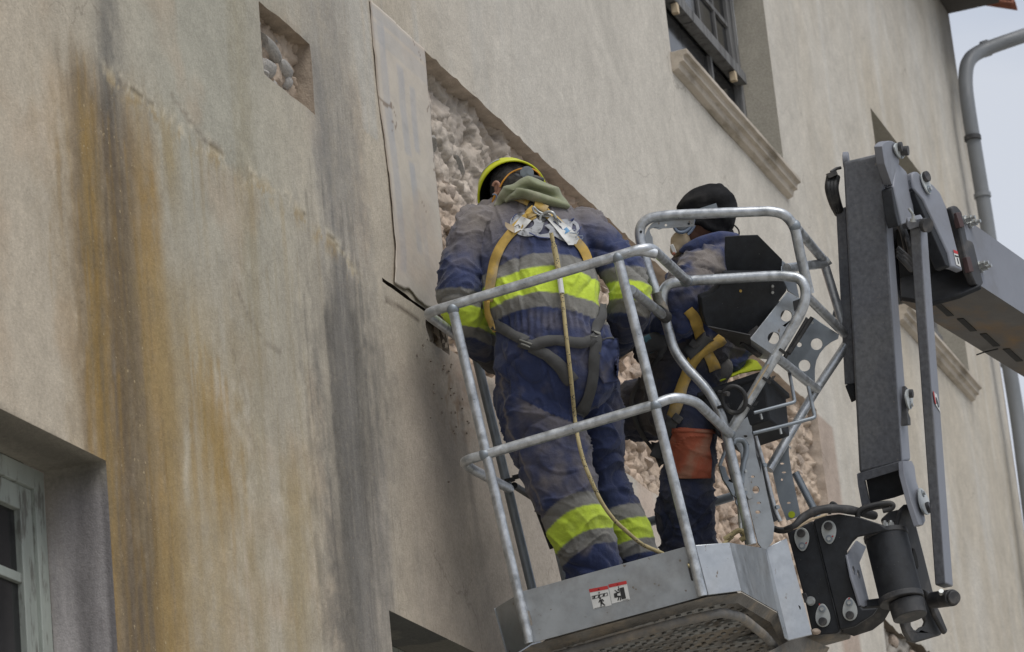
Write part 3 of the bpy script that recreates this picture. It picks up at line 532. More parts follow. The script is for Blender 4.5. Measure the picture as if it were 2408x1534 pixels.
rub, RB = rubble(11.15, 17.05, 5.24, 6.49, .0115, .0105, .072, 'exposed_rubble', (.47, .355, .27), (.52, .42, .33), (.22, .16, .12))
rubble(9.56, 10.04, 5.77, 6.09, .008, .008, .058, 'niche_mortar', (.34, .27, .21), (.42, .345, .275), (.22, .17, .13), .5, 11)
rubble(17.9, 19.3, 4.8, 5.6, .02, .02, .06, 'lower_rubble', (.26, .22, .18), (.36, .33, .29), (.10, .08, .065), 1, 17)
for c_k, s_k in (((9.8, .16, 5.93), (.6, .02, .4)), ((14.1, .20, 5.87), (6.2, .02, 1.4)), ((18.6, .20, 5.2), (1.5, .02, .9))): MB().box(c_k, (1, 0, 0), (0, 1, 0), (0, 0, 1), *s_k).build('masonry_core', MT['edge'], bld)
back = MB(); back.box((10.85, .06, 5.3), (1, 0, 0), (0, 1, 0), (0, 0, 1), .8, .02, .25).build('slot_backing', MT['edge'], bld)
# stones: a few rock shapes shared by all
def rock(seed, fl=1.):
    bm = bmesh.new(); bmesh.ops.create_icosphere(bm, subdivisions=3, radius=.5)
    P_ = np.array([v.co for v in bm.verts]); rs = np.random.RandomState(seed)
    for k in range(10):   # planar cuts give broken faces
        nn = rs.normal(size=3); nn /= np.linalg.norm(nn); t = rs.uniform(.20, .37); ex = np.maximum(0, P_@nn-t); P_ -= ex[:, None]*nn*.92
    P_ *= (1+.05*fbm(P_*5+seed, 3, seed))[:, None]
    for v, q in zip(bm.verts, P_): v.co = q
    me = bpy.data.meshes.new('stone'); bm.to_mesh(me); bm.free(); me.polygons.foreach_set('use_smooth', [True]*len(me.polygons)); me.set_sharp_from_angle(angle=math.radians(28)); return me
ROCK = [rock(s) for s in range(9)]; RG = []
for me in ROCK: me.materials.append(MT['stonew']); c = me.copy(); c.materials.clear(); c.materials.append(MT['stone']); RG.append(c)
bo = origin(bld); rs = np.random.RandomState(4)
def put_stone(x, y, zz, sx, sy, sz, grey, rot=None):
    o = bpy.data.objects.new('stone', (RG if grey else ROCK)[rs.randint(9)]); SC.collection.objects.link(o); o.parent = bld
    o.location = (x-bo[0], y-bo[1], zz-bo[2]); o.scale = (sx, sy, sz); o.rotation_euler = rot or (rs.uniform(-.3, .3), rs.uniform(-.35, .35), rs.uniform(-.4, .4)); return o
for n_i in range(170):
    x = 11.2+rs.uniform(0, 1)**1.25*5.75; zz = rs.uniform(5.33, 6.39); s = rs.uniform(.06, .16)
    grey = (x < 12.3 and zz > 5.95 and rs.rand() < .4) or rs.rand() < .05
    put_stone(x, .074+rs.uniform(-.004, .018), zz, s*rs.uniform(.9, 1.7), rs.uniform(.06, .10), s*rs.uniform(.35, .7), grey)
for (x, zz, w_, h2, y) in ((9.64, 6.02, .12, .09, .05), (9.78, 5.975, .17, .05, .045), (9.90, 5.94, .12, .05, .05), (9.62, 5.92, .06, .05, .055), (9.73, 5.89, .10, .075, .04),
                           (9.64, 5.86, .09, .08, .045), (9.70, 5.855, .09, .06, .05), (9.84, 5.835, .12, .07, .05), (9.93, 5.90, .05, .05, .06), (9.9, 6.02, .07, .035, .06), (9.76, 5.82, .07, .035, .055)):
    put_stone(x, y+.022, zz, w_*1.35, .09, h2*1.35, True, (rs.uniform(-.2, .2), rs.uniform(-.2, .5), rs.uniform(-.2, .2)))
for n_i in range(14): put_stone(18.05+rs.uniform(0, .9), .05, 4.95+rs.uniform(0, .5), rs.uniform(.08, .2), .08, rs.uniform(.06, .12), rs.rand() < .6)
# crumbs of mortar thrown on the wall under the chipped band
cr_ = MB()
for n_i in range(34):
    x = 11.0+rs.normal()*.16+.1; zz = 5.10+rs.normal()*.11
    if zz < 5.24: cr_.ell((x, -.003, zz), (1, 0, 0), (0, 1, 0), (0, 0, 1), *(rs.uniform(.002, .006, 3)), nu=6, nv=4)
cr_.build('mortar_crumbs', MT['edge'], bld, kind='stuff')
# ---- windows
def bar(b, x0, x1, y0, y1, z0, z1): b.box(((x0+x1)/2, (y0+y1)/2, (z0+z1)/2), (1, 0, 0), (0, 1, 0), (0, 0, 1), x1-x0, y1-y0, z1-z0)
def part(name, m, par, *bars, bevel=.003, label=None):
    b = MB()
    for q in bars: bar(b, *q)
    return b.build(name, m, par, bevel=bevel, label=label)
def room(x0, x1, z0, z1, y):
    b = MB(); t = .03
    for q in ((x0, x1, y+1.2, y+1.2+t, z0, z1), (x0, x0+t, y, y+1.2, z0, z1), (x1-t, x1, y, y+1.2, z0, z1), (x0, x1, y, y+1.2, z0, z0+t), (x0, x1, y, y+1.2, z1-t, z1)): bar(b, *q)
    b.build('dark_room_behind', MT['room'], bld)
def window(x0, x1, z0, z1, y, wd, gl, rail=None, muntx=(), muntz=(), fw=.055, sw=.06, lower=None, trans=False):
    par = part('window', wd, bld, (x0, x0+fw, y, y+.07, z0, z1), (x1-fw, x1, y, y+.07, z0, z1), (x0+fw, x1-fw, y, y+.07, z1-fw, z1), (x0+fw, x1-fw, y, y+.07, z0, z0+fw))
    xm = (x0+x1)/2; yy = y+.012
    halves = [(x0+fw, xm-.002), (xm+.002, x1-fw)]
    for a, b in halves:
        zl = rail or z0+fw
        part('sash', wd, par, (a, a+sw, yy, yy+.045, zl, z1-fw), (b-sw, b, yy, yy+.045, zl, z1-fw), (a+sw, b-sw, yy, yy+.045, z1-fw-sw, z1-fw), (a+sw, b-sw, yy, yy+.045, zl, zl+sw))
        for t in muntx: part('muntin', wd, par, (a+(b-a)*t-.014, a+(b-a)*t+.014, yy+.008, yy+.036, zl+sw, z1-fw-sw), bevel=.002)
        for zz in muntz: part('muntin', wd, par, (a+sw, b-sw, yy+.006, yy+.038, zz-.014, zz+.014), bevel=.002)
        part('pane', gl, par, (a+sw*.8, b-sw*.8, yy+.020, yy+.025, zl+sw*.8, z1-fw-sw*.8), bevel=0)
        if rail:
            part('drip_rail', wd, par, (a-.01, b+.01, yy-.045, yy+.02, rail-.03, rail+.035))
            part('pane', gl, par, (a, b, yy+.03, yy+.035, z0+fw, rail-.03), bevel=0)
            part('muntin', wd, par, ((a+b)/2-.016, (a+b)/2+.016, yy+.01, yy+.045, z0+fw, rail-.03), bevel=.002)
    return par
zm = W(55, 1362, .21)[2]
window(6.1, 8.2, 2.92, 4.17, .19, MT['woodg'], MT['glass'], muntz=(zm, zm-.42), fw=.06, sw=.07); room(6.0, 8.3, 2.9, 4.3, .3)
window(10.31, 12.4, 2.9, 4.135, .19, MT['woodg'], MT['glass'], muntz=(3.6,)); room(10.2, 12.5, 2.8, 4.3, .3)
wA = W(*z('L', 750, 600), .17)[2]; wB = W(*z('L', 1050, 330), .17)[2]
win1 = window(14.86, 17.0, 7.735, 9.05, .17, MT['woodo'], MT['glass'], rail=wA-.06, muntx=(.36, .68), muntz=(wB, wB+.36)); room(14.7, 17.1, 7.7, 9.2, .27)
for xx in (15.62, 16.70): part('wedge_block', MT['mask'], win1, (xx, xx+.035, .135, .17, wA-.15, wA-.095), label='pale block wedged under the weathered sash rail')
window(19.6, 21.75, 7.735, 9.05, .17, MT['woodo'], MT['glass'], rail=8.1, muntx=(.5,), muntz=(8.5,)); room(19.5, 21.9, 7.7, 9.2, .27)
def sill(x0, x1, zt=7.79, s=1.):
    pr = [(.0, 0), (-.085, .003), (-.087, -.022), (-.068, -.028), (-.062, -.040), (-.064, -.058), (-.042, -.064), (-.034, -.092), (-.012, -.100), (0, -.104)]
    n = len(pr); V = []; nx = 40
    for i in range(nx+1):
        x = x0+(x1-x0)*i/nx
        for (y, q) in pr: V.append((x, y*s+rs.uniform(-.001, .001)*(y < 0), zt+q*s+rs.uniform(-.001, .001)+.004*float(fbm([[x*2, y*20, 0]], 2, 5)[0])))
    b = MB(); b.add(V, [(i*n+k, i*n+(k+1) % n, (i+1)*n+(k+1) % n, (i+1)*n+k) for i in range(nx) for k in range(n)]+[tuple(range(n)), tuple(nx*n+k for k in range(n))])
    return b.build('window_sill', MT['sill'], bld, smooth=25, bevel=.003)
sill(14.84, W(1884, 433, -.085)[0], 7.735); sill(19.55, W(2312, 934, -.085)[0], 7.735)
# ---- far corner, eaves, gutter pipe
for xx in (XE, 2): MB().add([(xx, 0, 0), (xx, 9, 0), (xx, 9, ZT), (xx, 0, ZT)], [(0, 1, 2, 3)]).build('end_wall', MT['edge'], bld)
b = MB(); b.box((12.62, 4.06, ZT+1.78), (1, 0, 0), (0, .93, .36), (0, -.36, .93), 21.2, 9.6, .06).build('roof', MT['tile'], bld)
b = MB(); b.box((12.5, -.19, ZT-.10), (1, 0, 0), (0, 1, 0), (0, 0, 1), 20.98, .38, .05).build('eave_board', MT['eave'], bld)
for i in range(36):
    x = XE+.12-i*.19
    b = MB(); V = []; 
    for s in range(2):
        yy, zz = (-.47, ZT-.13) if s == 0 else (.1, ZT+.10)
        for t in range(7):
            a = math.pi*t/6; V.append((x+.085*math.cos(a), yy, zz+.06*math.sin(a)))
        for t in range(6, -1, -1):
            a = math.pi*t/6; V.append((x+.07*math.cos(a), yy, zz+.045*math.sin(a)))
    b.add(V, [(k, (k+1) % 14, 14+(k+1) % 14, 14+k) for k in range(14)]+[tuple(range(14)), tuple(range(14, 28))]).build('roof_tile', MT['tile'], bld, smooth=50)
pts = [W(2392, 975, -.12), W(2361, 790, -.12), W(2319, 513, -.12), W(2277, 257, -.12), W(2269, 190, -.12), W(2275, 140, -.15), W(2311, 117, -.24), W(2408, 84, -.53), W(2500, 52, -.8)]
pts = [W(2468, 1560, -.12)]+pts
pipe = MB().tube(fillet(pts, .18), .052, 16).build('downpipe', MT['pipe'], bld)
for q in (W(2288, 330, -.12), W(2311, 465, -.12), W(2373, 860, -.12)):
    MB().tube([q, q+np.array([0, 0, .03])], .061, 16).build('pipe_collar', MT['pipe'] if q[2] < 9.6 else MT['blackd'], pipe)
c0 = W(2311, 117, -.24); dr = W(2408, 84, -.53)-c0; dr /= np.linalg.norm(dr); MB().tube([c0, c0+dr*.05], .061, 16).build('pipe_collar', MT['pipe'], pipe)

# ---- flimsy sheet left over the band beside the chipped strip
ban = thing('dusty_covering_sheet', 'dusty pale sheet with faded blue lettering taped over the wall left of the chipped strip', 'sheet', (10.9, -.02, 5.36))
nx, nz = 60, 120; A, B = np.meshgrid(np.linspace(0, 1, nx), np.linspace(0, 1, nz), indexing='ij'); a, b_v = A.ravel(), B.ravel()
xl = 10.635+.014*fbm(np.stack([b_v*6, b_v*0, b_v*0], 1), 5, 70)+.04*sstep(.75, .35, b_v)*sstep(.0, .15, b_v); xr = 11.185+.016*fbm(np.stack([b_v*9, b_v*0+3, b_v*0], 1), 3, 71)
X = xl+(xr-xl)*a; Z = 5.375+(6.452-5.375)*b_v+.02*(1-b_v)**3*fbm(np.stack([a*7, a*0, a*0], 1), 3, 72)
q = np.stack([X, Z, X*0], 1); wr = fbm(q*[8, 5, 1]+.5*np.stack([b_v, a, a], 1), 4, 73); rd = 1-abs(fbm(q*[5, 3, 1]+[3, 0, 0], 3, 74))*3
Y = -.005-.003*wr-.003*np.clip(rd, 0, 1)-.004*np.exp(-(a/.05)**2)*(1+wr)*sstep(-.2, .3, fbm(np.stack([b_v*9, b_v*0, b_v*0], 1), 3, 90))
cc = np.tile([.50, .445, .375], (len(X), 1)); bl = np.array([.33, .34, .36])
def lb(m_, c=bl): global cc; cc = cc*(1-m_[:, None])+np.array(c)*m_[:, None]
soft = lambda v, w=.02: sstep(-w, w, v)
fade = .55+.45*fbm(q*[9, 6, 1], 3, 75)
def glyph(u, v):          # worn block letters, only their ghosts are left
    m_ = 0
    for (x0, z0, x1, z1) in ((.10, .06, .22, .95), (.40, .52, .52, .84), (.44, .18, .56, .50), (.62, .56, .72, .80), (.58, .14, .68, .34)):
        m_ = np.maximum(m_, soft(u-x0)*soft(x1-u)*soft(v-z0, .01)*soft(z1-v, .01))
    return m_
lb(.65*glyph(a, b_v)*np.clip(fade, 0, 1), (.29, .31, .36)); lb(.35*soft(b_v-.945, .004)*soft(.985-b_v, .004)); lb(.25*soft(b_v-.86, .004)*soft(.93-b_v, .004))
lb(.6*soft(.03-a, .02)*sstep(.2, .3, b_v), (.27, .21, .16)); lb(.4*sstep(.15, .6, fbm(q*[3, 4, 1], 4, 77)), (.46, .36, .28))
lb(.8*(abs(fbm(q*[4, 7, 1], 4, 79)) < .012)*(fbm(q*4, 2, 80) > .15), (.20, .15, .11))
id_ = np.arange(nx*nz).reshape(nx, nz); Fq = np.stack([id_[:-1, :-1].ravel(), id_[1:, :-1].ravel(), id_[1:, 1:].ravel(), id_[:-1, 1:].ravel()], 1)
V = np.stack([X, Y, Z], 1); o = meshobj('sheet', V, Fq, MT['film'], ban, cc); sm = o.modifiers.new('thick', 'SOLIDIFY'); sm.thickness = .0012; sm.offset = 1
# torn left hem hanging loose in strips
for j in range(0):
    b = MB(); z0 = 5.5+j*.18; pts = []
    for t in range(10): pts.append(np.array([10.655+.012*math.sin(j*2+t*.7)+.02*(j % 2)+.003*t, -.022-.008*math.sin(t+j), z0+t*.022-.03*j*.3]))
    b.tube(catmull(pts, 3), .0035+.002*(j % 2), 6, flat=3.).build('torn_hem', MT['film'] if 0 else MT['edge'], ban)
# ================================================================== BOOM LIFT
lift = thing('boom_lift', 'galvanised work basket on the grey articulated arm of a boom lift, raised beside the wall', 'boom lift', O0)
R = .0172
def T(name, pts, r=R, rad=.08, m=None, par=None, label=None, seg=14):
    return MB().tube(fillet(pts, rad), r, seg).build(name, m or MT['galv'], par or lift, smooth=60, label=label)
def bp(*q): return [BP(*k) for k in q]
def J(c, r=R*1.28, m=None):      # weld bead
    pass
# front and side guard rails
T('top_rail', bp((1541, 597, .04), (1500, 588, 0), (1453, 602, 0), (1054, 721, 0), (1001, 737, .015), (1118, 823, .87), (1185, 872, 1.3)), rad=[0, .03, .09, .03, .06, .03, 0])
T('top_rail', bp((1453, 602, 0), (1528, 579, .0), (1615, 661, .62)), rad=.075)
T('corner_post', bp((1065, 728, 0), (1245, 1512, 0)))
T('corner_post', bp((1453, 606, 0), (1541, 955, 0), (1652, 1402, 0)), rad=.01)
T('mid_rail', bp((1538, 952, 0), (1139, 1070, 0), (1086, 1085, .01), (1111, 1104, .12), (1198, 1150, .87)), rad=[0, .02, .045, .03, 0])
T('mid_rail', bp((1541, 951, 0), (1585, 933, .02), (1636, 944, .1), (1716, 1021, .66)), rad=[0, .08, .07, 0])
T('side_post', bp((1117, 826, .87), (1252, 1388, .87)), m=MT['galvd'])
T('side_post', bp((1290, 1190, 1.28), (1338, 1395, 1.28)), m=MT['galvd'])
T('rear_rail', bp((1209, 1142, .88), (1256, 1172, 1.26), (1300, 1290, 1.28)), r=.0125, m=MT['black'], rad=.03)
T('rear_rail', bp((1330, 1286, 1.3), (1510, 1233, 1.3), (1724, 1167, 1.3)), r=.017, m=MT['galvd'])
T('rear_rail', bp((1185, 872, 1.3), (1500, 790, 1.3)), m=MT['galvd'])
# brace between the post and the control loop
T('brace_rail', bp((1484, 682, .04), (1564, 745, .64)))
# hoop in the front that guards the control box
T('control_guard', bp((1562, 745, .66), (1555, 700, .66), (1566, 668, .66), (1616, 661, .66), (1836, 648, .66), (1890, 655, .66), (1898, 712, .66), (1716, 1018, .66)), rad=[0, .05, .06, .05, .05, .075, .08, 0], r=.0185)
T('control_guard', bp((1562, 740, .66), (1569, 765, .66), (1588, 838, .66), (1688, 940, .66), (1727, 1100, .66), (1768, 1280, .66)), rad=[0, .05, .09, .10, .03, 0])
T('control_hoop', bp((1562, 745, .66), (1526, 640, .66), (1500, 545, .66), (1518, 514, .66), (1570, 506, .66), (1719, 500, .66), (1835, 496, .68), (1868, 528, .72), (1880, 590, .75), (1903, 690, .80)), rad=[0, .02, .05, .05, .04, .03, .06, .04, .02, 0], r=.0185)
T('control_hoop', bp((1868, 530, .72), (1936, 612, 1.2), (1972, 729, 1.25), (1990, 790, 1.28)), rad=.03)
T('control_hoop', bp((1850, 631, .85), (1938, 620, 1.2), (1951, 611, 1.2)), rad=.02)
T('rear_rail', bp((1895, 695, .8), (1990, 789, 1.28)))
T('rear_rail', bp((1990, 789, 1.28), (1997, 800, 1.28), (1914, 925, 1.2), (1808, 1105, 1.05)), rad=.05)
T('rear_rail', bp((1826, 840, .75), (1921, 916, 1.2)))
T('rear_rail', bp((1870, 1112, 1.2), (1918, 1205, 1.2), (1935, 1245, 1.2)), m=MT['galvd'], r=.014)
T('rear_rail', bp((1960, 735, 1.3), (1988, 742, 1.3), (1996, 800, 1.3)), m=MT['galvd'], rad=.05)
T('inner_hoop', bp((1700, 885, 1.05), (1682, 830, 1.05), (1664, 780, 1.05), (1648, 700, 1.05), (1664, 668, 1.05), (1705, 672, 1.05)), rad=[0, .05, .05, .06, .06, 0])
T('inner_hoop', bp((1692, 880, 1.1), (1676, 812, 1.1), (1684, 782, 1.1), (1720, 778, 1.1)), rad=.05)
# welded collars where rails meet posts
b = MB()
for q in ((1065, 727, 0), (1453, 607, 0), (1541, 954, 0), (1140, 1070, 0), (1117, 828, .87), (1614, 661, .64), (1716, 1018, .66), (1562, 742, .66), (1868, 531, .72)):
    c = BP(*q); b.ell(c, BA, BB, BD, .0225, .0225, .0225, 14, 8)
b.build('weld_bead', MT['galvd'], lift, kind='stuff')
# rough adhesive sleeves on the guard
MB().tube(bp((1547, 690, .66), (1560, 738, .66)), [.0235, .022], 14).build('taped_joint', MT['under'], lift)
MB().tube(bp((1548, 731, .55), (1566, 746, .64)), [.022, .023], 14).build('taped_joint', MT['blackd'], lift)
# ------ toe boards: front, left wing, two chamfers on the right
f0 = bplane(.0)
def PR(name, m, f, poly, th, holes=(), bevel=.002, par=None, label=None, off=0.):
    return MB().prism([f(*q, off) for q in poly], f.n, th, holes).build(name, m, par or lift, bevel=bevel, smooth=30, label=label)
def slot(f, x0, y0, x1, y1, w, n=6):
    """rounded slot on a plane"""
    L_ = math.hypot(x1-x0, y1-y0); ux, uy = (x1-x0)/L_, (y1-y0)/L_; out = []
    for (cx, cy, s) in ((x1, y1, 1), (x0, y0, -1)):
        for k in range(n+1):
            t = math.pi*k/n-math.pi/2; dx, dy = math.cos(t)*s*w, math.sin(t)*s*w; out.append(f(cx+dx*ux-dy*uy, cy+dx*uy+dy*ux))
    return out
ph = bplane(-.0185)
front = [(1229, 1391), (1607, 1287), (1634, 1283), (1664, 1400), (1250, 1513)]
PR('toe_board', MT['sheet'], bplane(.012), front, .005, holes=[slot(bplane(.012), 1621, 1327, 1629, 1362, 4.5), slot(bplane(.012), 1241, 1440, 1248, 1468, 4)], label='long front toe board with two warning labels')
# left wing
def seg_plate(name, m, A, B, C, D, th=.005, par=None, holes=()):
    A, B, C, D = map(np.asarray, (A, B, C, D)); n = np.cross(B-A, D-A); n /= np.linalg.norm(n)
    if n@(CAM-A) < 0: n = -n
    return MB().prism([A, B, C, D], n, th, holes).build(name, m, par or lift, bevel=.002)
seg_plate('toe_board', MT['sheet'], BP(1164, 1430, .16), BP(1229, 1391, .012), BP(1250, 1513, .012), BP(1196, 1548, .16))
seg_plate('toe_board', MT['sheetb'], BP(1636, 1282, .012), BP(1715, 1276, .10), BP(1744, 1390, .10), BP(1666, 1400, .012))
seg_plate('toe_board', MT['sheet'], BP(1715, 1276, .10), BP(1800, 1290, .82), BP(1828, 1438, .82), BP(1744, 1390, .10))
seg_plate('toe_board', MT['sheet'], BP(1164, 1430, .16), BP(1196, 1548, .16), BP(1330, 1640, 1.2), BP(1300, 1530, 1.2))
# channel that carries the basket on the arm side
seg_plate('mounting_channel', MT['sheetb'], BP(*z('F', 385, 700), .84), BP(*z('F', 560, 620), .90), BP(*z('F', 765, 1395), .90), BP(*z('F', 575, 1442), .84), th=.01)
seg_plate('mounting_channel', MT['sheet'], BP(*z('F', 340, 690), .82), BP(*z('F', 400, 700), .84), BP(*z('F', 580, 1442), .84), BP(*z('F', 545, 1420), .82), th=.006)
MB().cyl(BP(*z('F', 650, 1181), .885), BP(*z('F', 650, 1181), .91), .010).build('bolt_hole', MT['room'], lift)
# floor pan seen from below: a folded lip all round, ribbed plate and a sub-frame that hangs deeper towards the arm
fl = [(1250, 1517, 11.31), (1664, 1404, 11.22), (1744, 1394, 11.30), (1832, 1444, 12.0), (1880, 1505, 12.2), (1890, 1560, 12.4), (1700, 1620, 12.55), (1330, 1660, 12.5), (1196, 1552, 11.5)]
flo = [U(*q) for q in fl]; c_ = sum(flo)/len(flo)
inp = [(1292, 1534, 11.36), (1668, 1424, 11.28), (1735, 1420, 11.35), (1812, 1466, 12.0), (1840, 1520, 12.2), (1850, 1570, 12.4), (1690, 1610, 12.5), (1340, 1640, 12.45), (1240, 1570, 11.6)]
inn = [U(*q) for q in inp]; n_f = len(flo); upv = -BD*.045
b = MB(); b.add(flo+inn+[q+upv for q in inn], [(i, (i+1) % n_f, n_f+(i+1) % n_f, n_f+i) for i in range(n_f)]+[(n_f+i, n_f+(i+1) % n_f, 2*n_f+(i+1) % n_f, 2*n_f+i) for i in range(n_f)])
b.build('floor_lip', MT['under'], lift, bevel=.003)
b = MB(); top = [q+upv for q in inn]; cc_ = sum(top)/n_f; b.add(top+[cc_], [(i, (i+1) % n_f, n_f) for i in range(n_f)]).build('floor_plate', MT['under'], lift)
def ug(u, v):      # bilinear position on the underside
    A, B_, C, D_ = top[0], top[2], top[5], top[7]; return (A*(1-u)+B_*u)*(1-v)+(D_*(1-u)+C*u)*v
dm = MB()
for k in range(8):
    for i in range(16):
        for j_ in (0, 1): c = ug(.06+i*.058+.029*j_, .10+k*.105+.04*j_); dm.ell(c+BD*.002, BA, BB, BD, .010, .010, .005, 8, 4)
dm.build('tread_dimple', MT['sheetu'], lift, kind='stuff')
for k in range(3):
    v = .10+k*.30; MB().prism([ug(.04, v), ug(.97, v), ug(.97, v+.07), ug(.04, v+.07)], np.cross(ug(.9, v)-ug(.1, v), ug(.5, v+.1)-ug(.5, v))*0+BD, .02).build('floor_rib', MT['sheetu'], lift, bevel=.004)
def us(px, py, z_): return U(px, py, z_)
T('floor_frame_tube', [us(1300, 1546, 11.36), us(1600, 1462, 11.28), us(1700, 1440, 11.30), us(1745, 1452, 11.5), us(1795, 1492, 11.9), us(1820, 1520, 12.1)], r=.016, rad=.05, m=MT['under'])
MB().prism([U(1760, 1560, 11.9), U(1870, 1500, 12.15), U(1940, 1530, 12.3), U(1900, 1600, 12.35)], -CAM/np.linalg.norm(CAM), .02).build('floor_bracket', MT['under'], lift)
# ------ warning labels: red heading, pictograms
def pic(name, f, poly, m, par, off): return MB().prism([f(*q, off) for q in poly], f.n, .0006).build(name, m, par, smooth=0)
wl = bplane(.0118)
tb = [o for o in lift.children if o.name.startswith('toe_board')][0]
for (c, kind_) in (([(890, 1030), (1040, 1002), (1072, 1158), (927, 1190)], 0), ([(1045, 993), (1190, 962), (1220, 1112), (1074, 1146)], 1)):
    Q = [z('E', *q) for q in c]; lab = pic('warning_label', wl, Q, MT['white'], tb, .0008)
    q0, q1, q2, q3 = [np.array(q) for q in Q]
    def at(u, v): return tuple((q0*(1-u)+q1*u)*(1-v)+(q3*(1-u)+q2*u)*v)
    pieces = [([(0, 0), (1, 0), (1, .17), (0, .17)], MT['red']), ([(.44, .13), (.5, .04), (.56, .13)], MT['ink'])]
    if kind_ == 0:
        pieces += [([(.06, .36), (.92, .33), (.92, .36), (.06, .39)], MT['ink']), ([(.06, .50), (.92, .47), (.92, .49), (.06, .52)], MT['ink']), ([(.06, .36), (.09, .36), (.09, .52), (.06, .52)], MT['ink']), ([(.89, .33), (.92, .33), (.92, .48), (.89, .48)], MT['ink'])]
        for k in range(3): pieces.append(([(.16+k*.26, .375-.008*k), (.27+k*.26, .37-.008*k), (.21+k*.26, .50-.008*k), (.10+k*.26, .505-.008*k)], MT['ink']))
        pieces += [([(.47, .22), (.50, .22), (.50, .26), (.54, .26), (.485, .32), (.43, .26), (.47, .26)], MT['ink']),
                   ([(.43, .52), (.51, .51), (.53, .57), (.48, .61), (.42, .58)], MT['ink']), ([(.41, .62), (.60, .60), (.66, .72), (.62, .74), (.56, .67), (.56, .78), (.68, .93), (.62, .95), (.50, .82), (.46, .95), (.40, .94), (.44, .78), (.44, .68), (.38, .75), (.34, .73)], MT['ink']), ([(.06, .97), (.66, .965), (.66, .98), (.06, .985)], MT['ink'])]
    else:
        pieces += [([(.50, .20), (.54, .20), (.54, .45), (.50, .45)], MT['ink']), ([(.56, .30), (.80, .30), (.80, .90), (.56, .90)], MT['ink']), ([(.44, .34), (.54, .34), (.54, .42), (.44, .42)], MT['ink']),
                   ([(.20, .52), (.54, .46), (.54, .53), (.38, .56), (.38, .66), (.54, .70), (.54, .76), (.20, .74)], MT['ink']), ([(.26, .36), (.30, .34), (.46, .50), (.42, .53)], MT['ink']),
                   ([(.32, .90), (.44, .70), (.50, .72), (.38, .92)], MT['ink']), ([(.46, .92), (.52, .70), (.56, .70), (.52, .94)], MT['ink']), ([(.60, .96), (.92, .95), (.92, .965), (.60, .975)], MT['ink'])]
    for poly, m_ in pieces: pic('print', wl, [at(*q) for q in poly], m_, tb, .0016)
# ------ upper hoop gusset
gp = bplane(.665)
gz = [(232, 1330), (212, 1225), (222, 1130), (262, 1040), (325, 960), (420, 915), (540, 905), (1012, 885), (1006, 1005), (560, 1035), (500, 1036), (440, 1056), (390, 1040), (340, 1030), (302, 1044), (290, 1065), (296, 1100), (318, 1150), (338, 1180), (345, 1270), (372, 1320), (408, 1360), (428, 1405)]
PR('gusset_plate', MT['sheet'], gp, [z('N', *q) for q in gz], .004, holes=[circ(gp, *z('N', 552, 985), 3.2), circ(gp, *z('N', 920, 965), 2.9)])
MB().cyl(BP(*z('N', 920, 965), .662), BP(*z('N', 920, 965), .67), .004, 10).build('rivet', MT['black'], lift)
MB().cyl(BP(*z('N', 152, 1093), .640), BP(*z('N', 152, 1093), .65), .0048, 12).build('tube_hole', MT['room'], lift)
# ------ control box (black folded steel) and its silver cheek
cb = thing('control_box', '', 'x', O0); bpy.data.objects.remove(cb)
f1 = plane3((1705, 560, 12.12), (1838, 560, 12.16), (1700, 680, 12.16))
P1 = [(1086, 752), (1200, 742), (1330, 738), (1512, 922), (1508, 1040), (1112, 1044), (1090, 960), (1082, 860)]
PR('control_hood', MT['black'], f1, [z('B', *q) for q in P1], .006)
f2 = plane3((1648, 700, 12.02), (1845, 700, 12.10), (1750, 790, 12.10))
P2 = [(905, 1210), (985, 1180), (1030, 1140), (1060, 1085), (1505, 1085), (1546, 1130), (1545, 1160), (1272, 1520), (942, 1418), (918, 1330)]
P2 = [(905, 1210), (985, 1180), (1030, 1140), (1060, 1085), (1100, 1030), (1505, 1030), (1546, 1130), (1545, 1160), (1272, 1520), (942, 1418), (918, 1330)]
cbx = PR('control_box', MT['black'], f2, [z('B', *q) for q in P2], .05, bevel=.004)
f3 = plane3((1838, 605, 12.2), (1868, 640, 12.42), (1838, 690, 12.1))
PR('hood_side', MT['galvd'], f3, [z('B', *q) for q in ((1510, 925), (1600, 1000), (1640, 1205), (1560, 1160), (1540, 1110), (1512, 1080))], .005)
# filler between hood and box
if 0: b = MB(); b.box(f1(1760, 660)+(f1.n*-.06), f1(1800, 660)-f1(1700, 660), f1(1700, 700)-f1(1700, 600), f1.n, .20, .13, .08).build('control_housing', MT['black'], lift)
f4 = plane3((1766, 797, 11.98), (1860, 700, 12.16), (1812, 835, 12.02))
ch = [z('B', 1552, 1162), z('B', 1650, 1212), z('B', 1640, 1300), z('D', 1445, 362), z('D', 1272, 238)]
PR('control_cheek', MT['sheet'], f4, ch, .005, holes=[circ(f4, *z('D', 1545, 65), 14, 13.5), circ(f4, *z('D', 1450, 232), 14, 14)])
PR('control_backing', MT['blackd'], f4, [z('B', 1560, 1190), z('B', 1640, 1230), z('D', 1440, 340), z('D', 1300, 238)], .02, off=-.06)
f5 = plane3((1766, 800, 11.98), (1815, 835, 12.02), (1752, 822, 12.15))
PR('control_base', MT['sheet'], f5, [z('D', 1272, 242), z('D', 1443, 362), z('D', 1405, 395), z('D', 1345, 388), z('D', 1235, 315)], .005)
PR('control_base', MT['blackd'], plane3((1660, 768, 11.97), (1766, 800, 11.97), (1755, 825, 12.15)), [z('D', 950, 148), z('D', 1272, 215), z('D', 1280, 290), z('D', 1255, 318), z('D', 1180, 300)], .005)
b = MB()
for (u, v, d_) in ((1438, 1120, 0), (1438, 1167, 0)): q = f2(*z('B', u, v), .002); b.cyl(q, q+f2.n*.004, .005, 12)
b.build('rivet', MT['bolt'], lift)
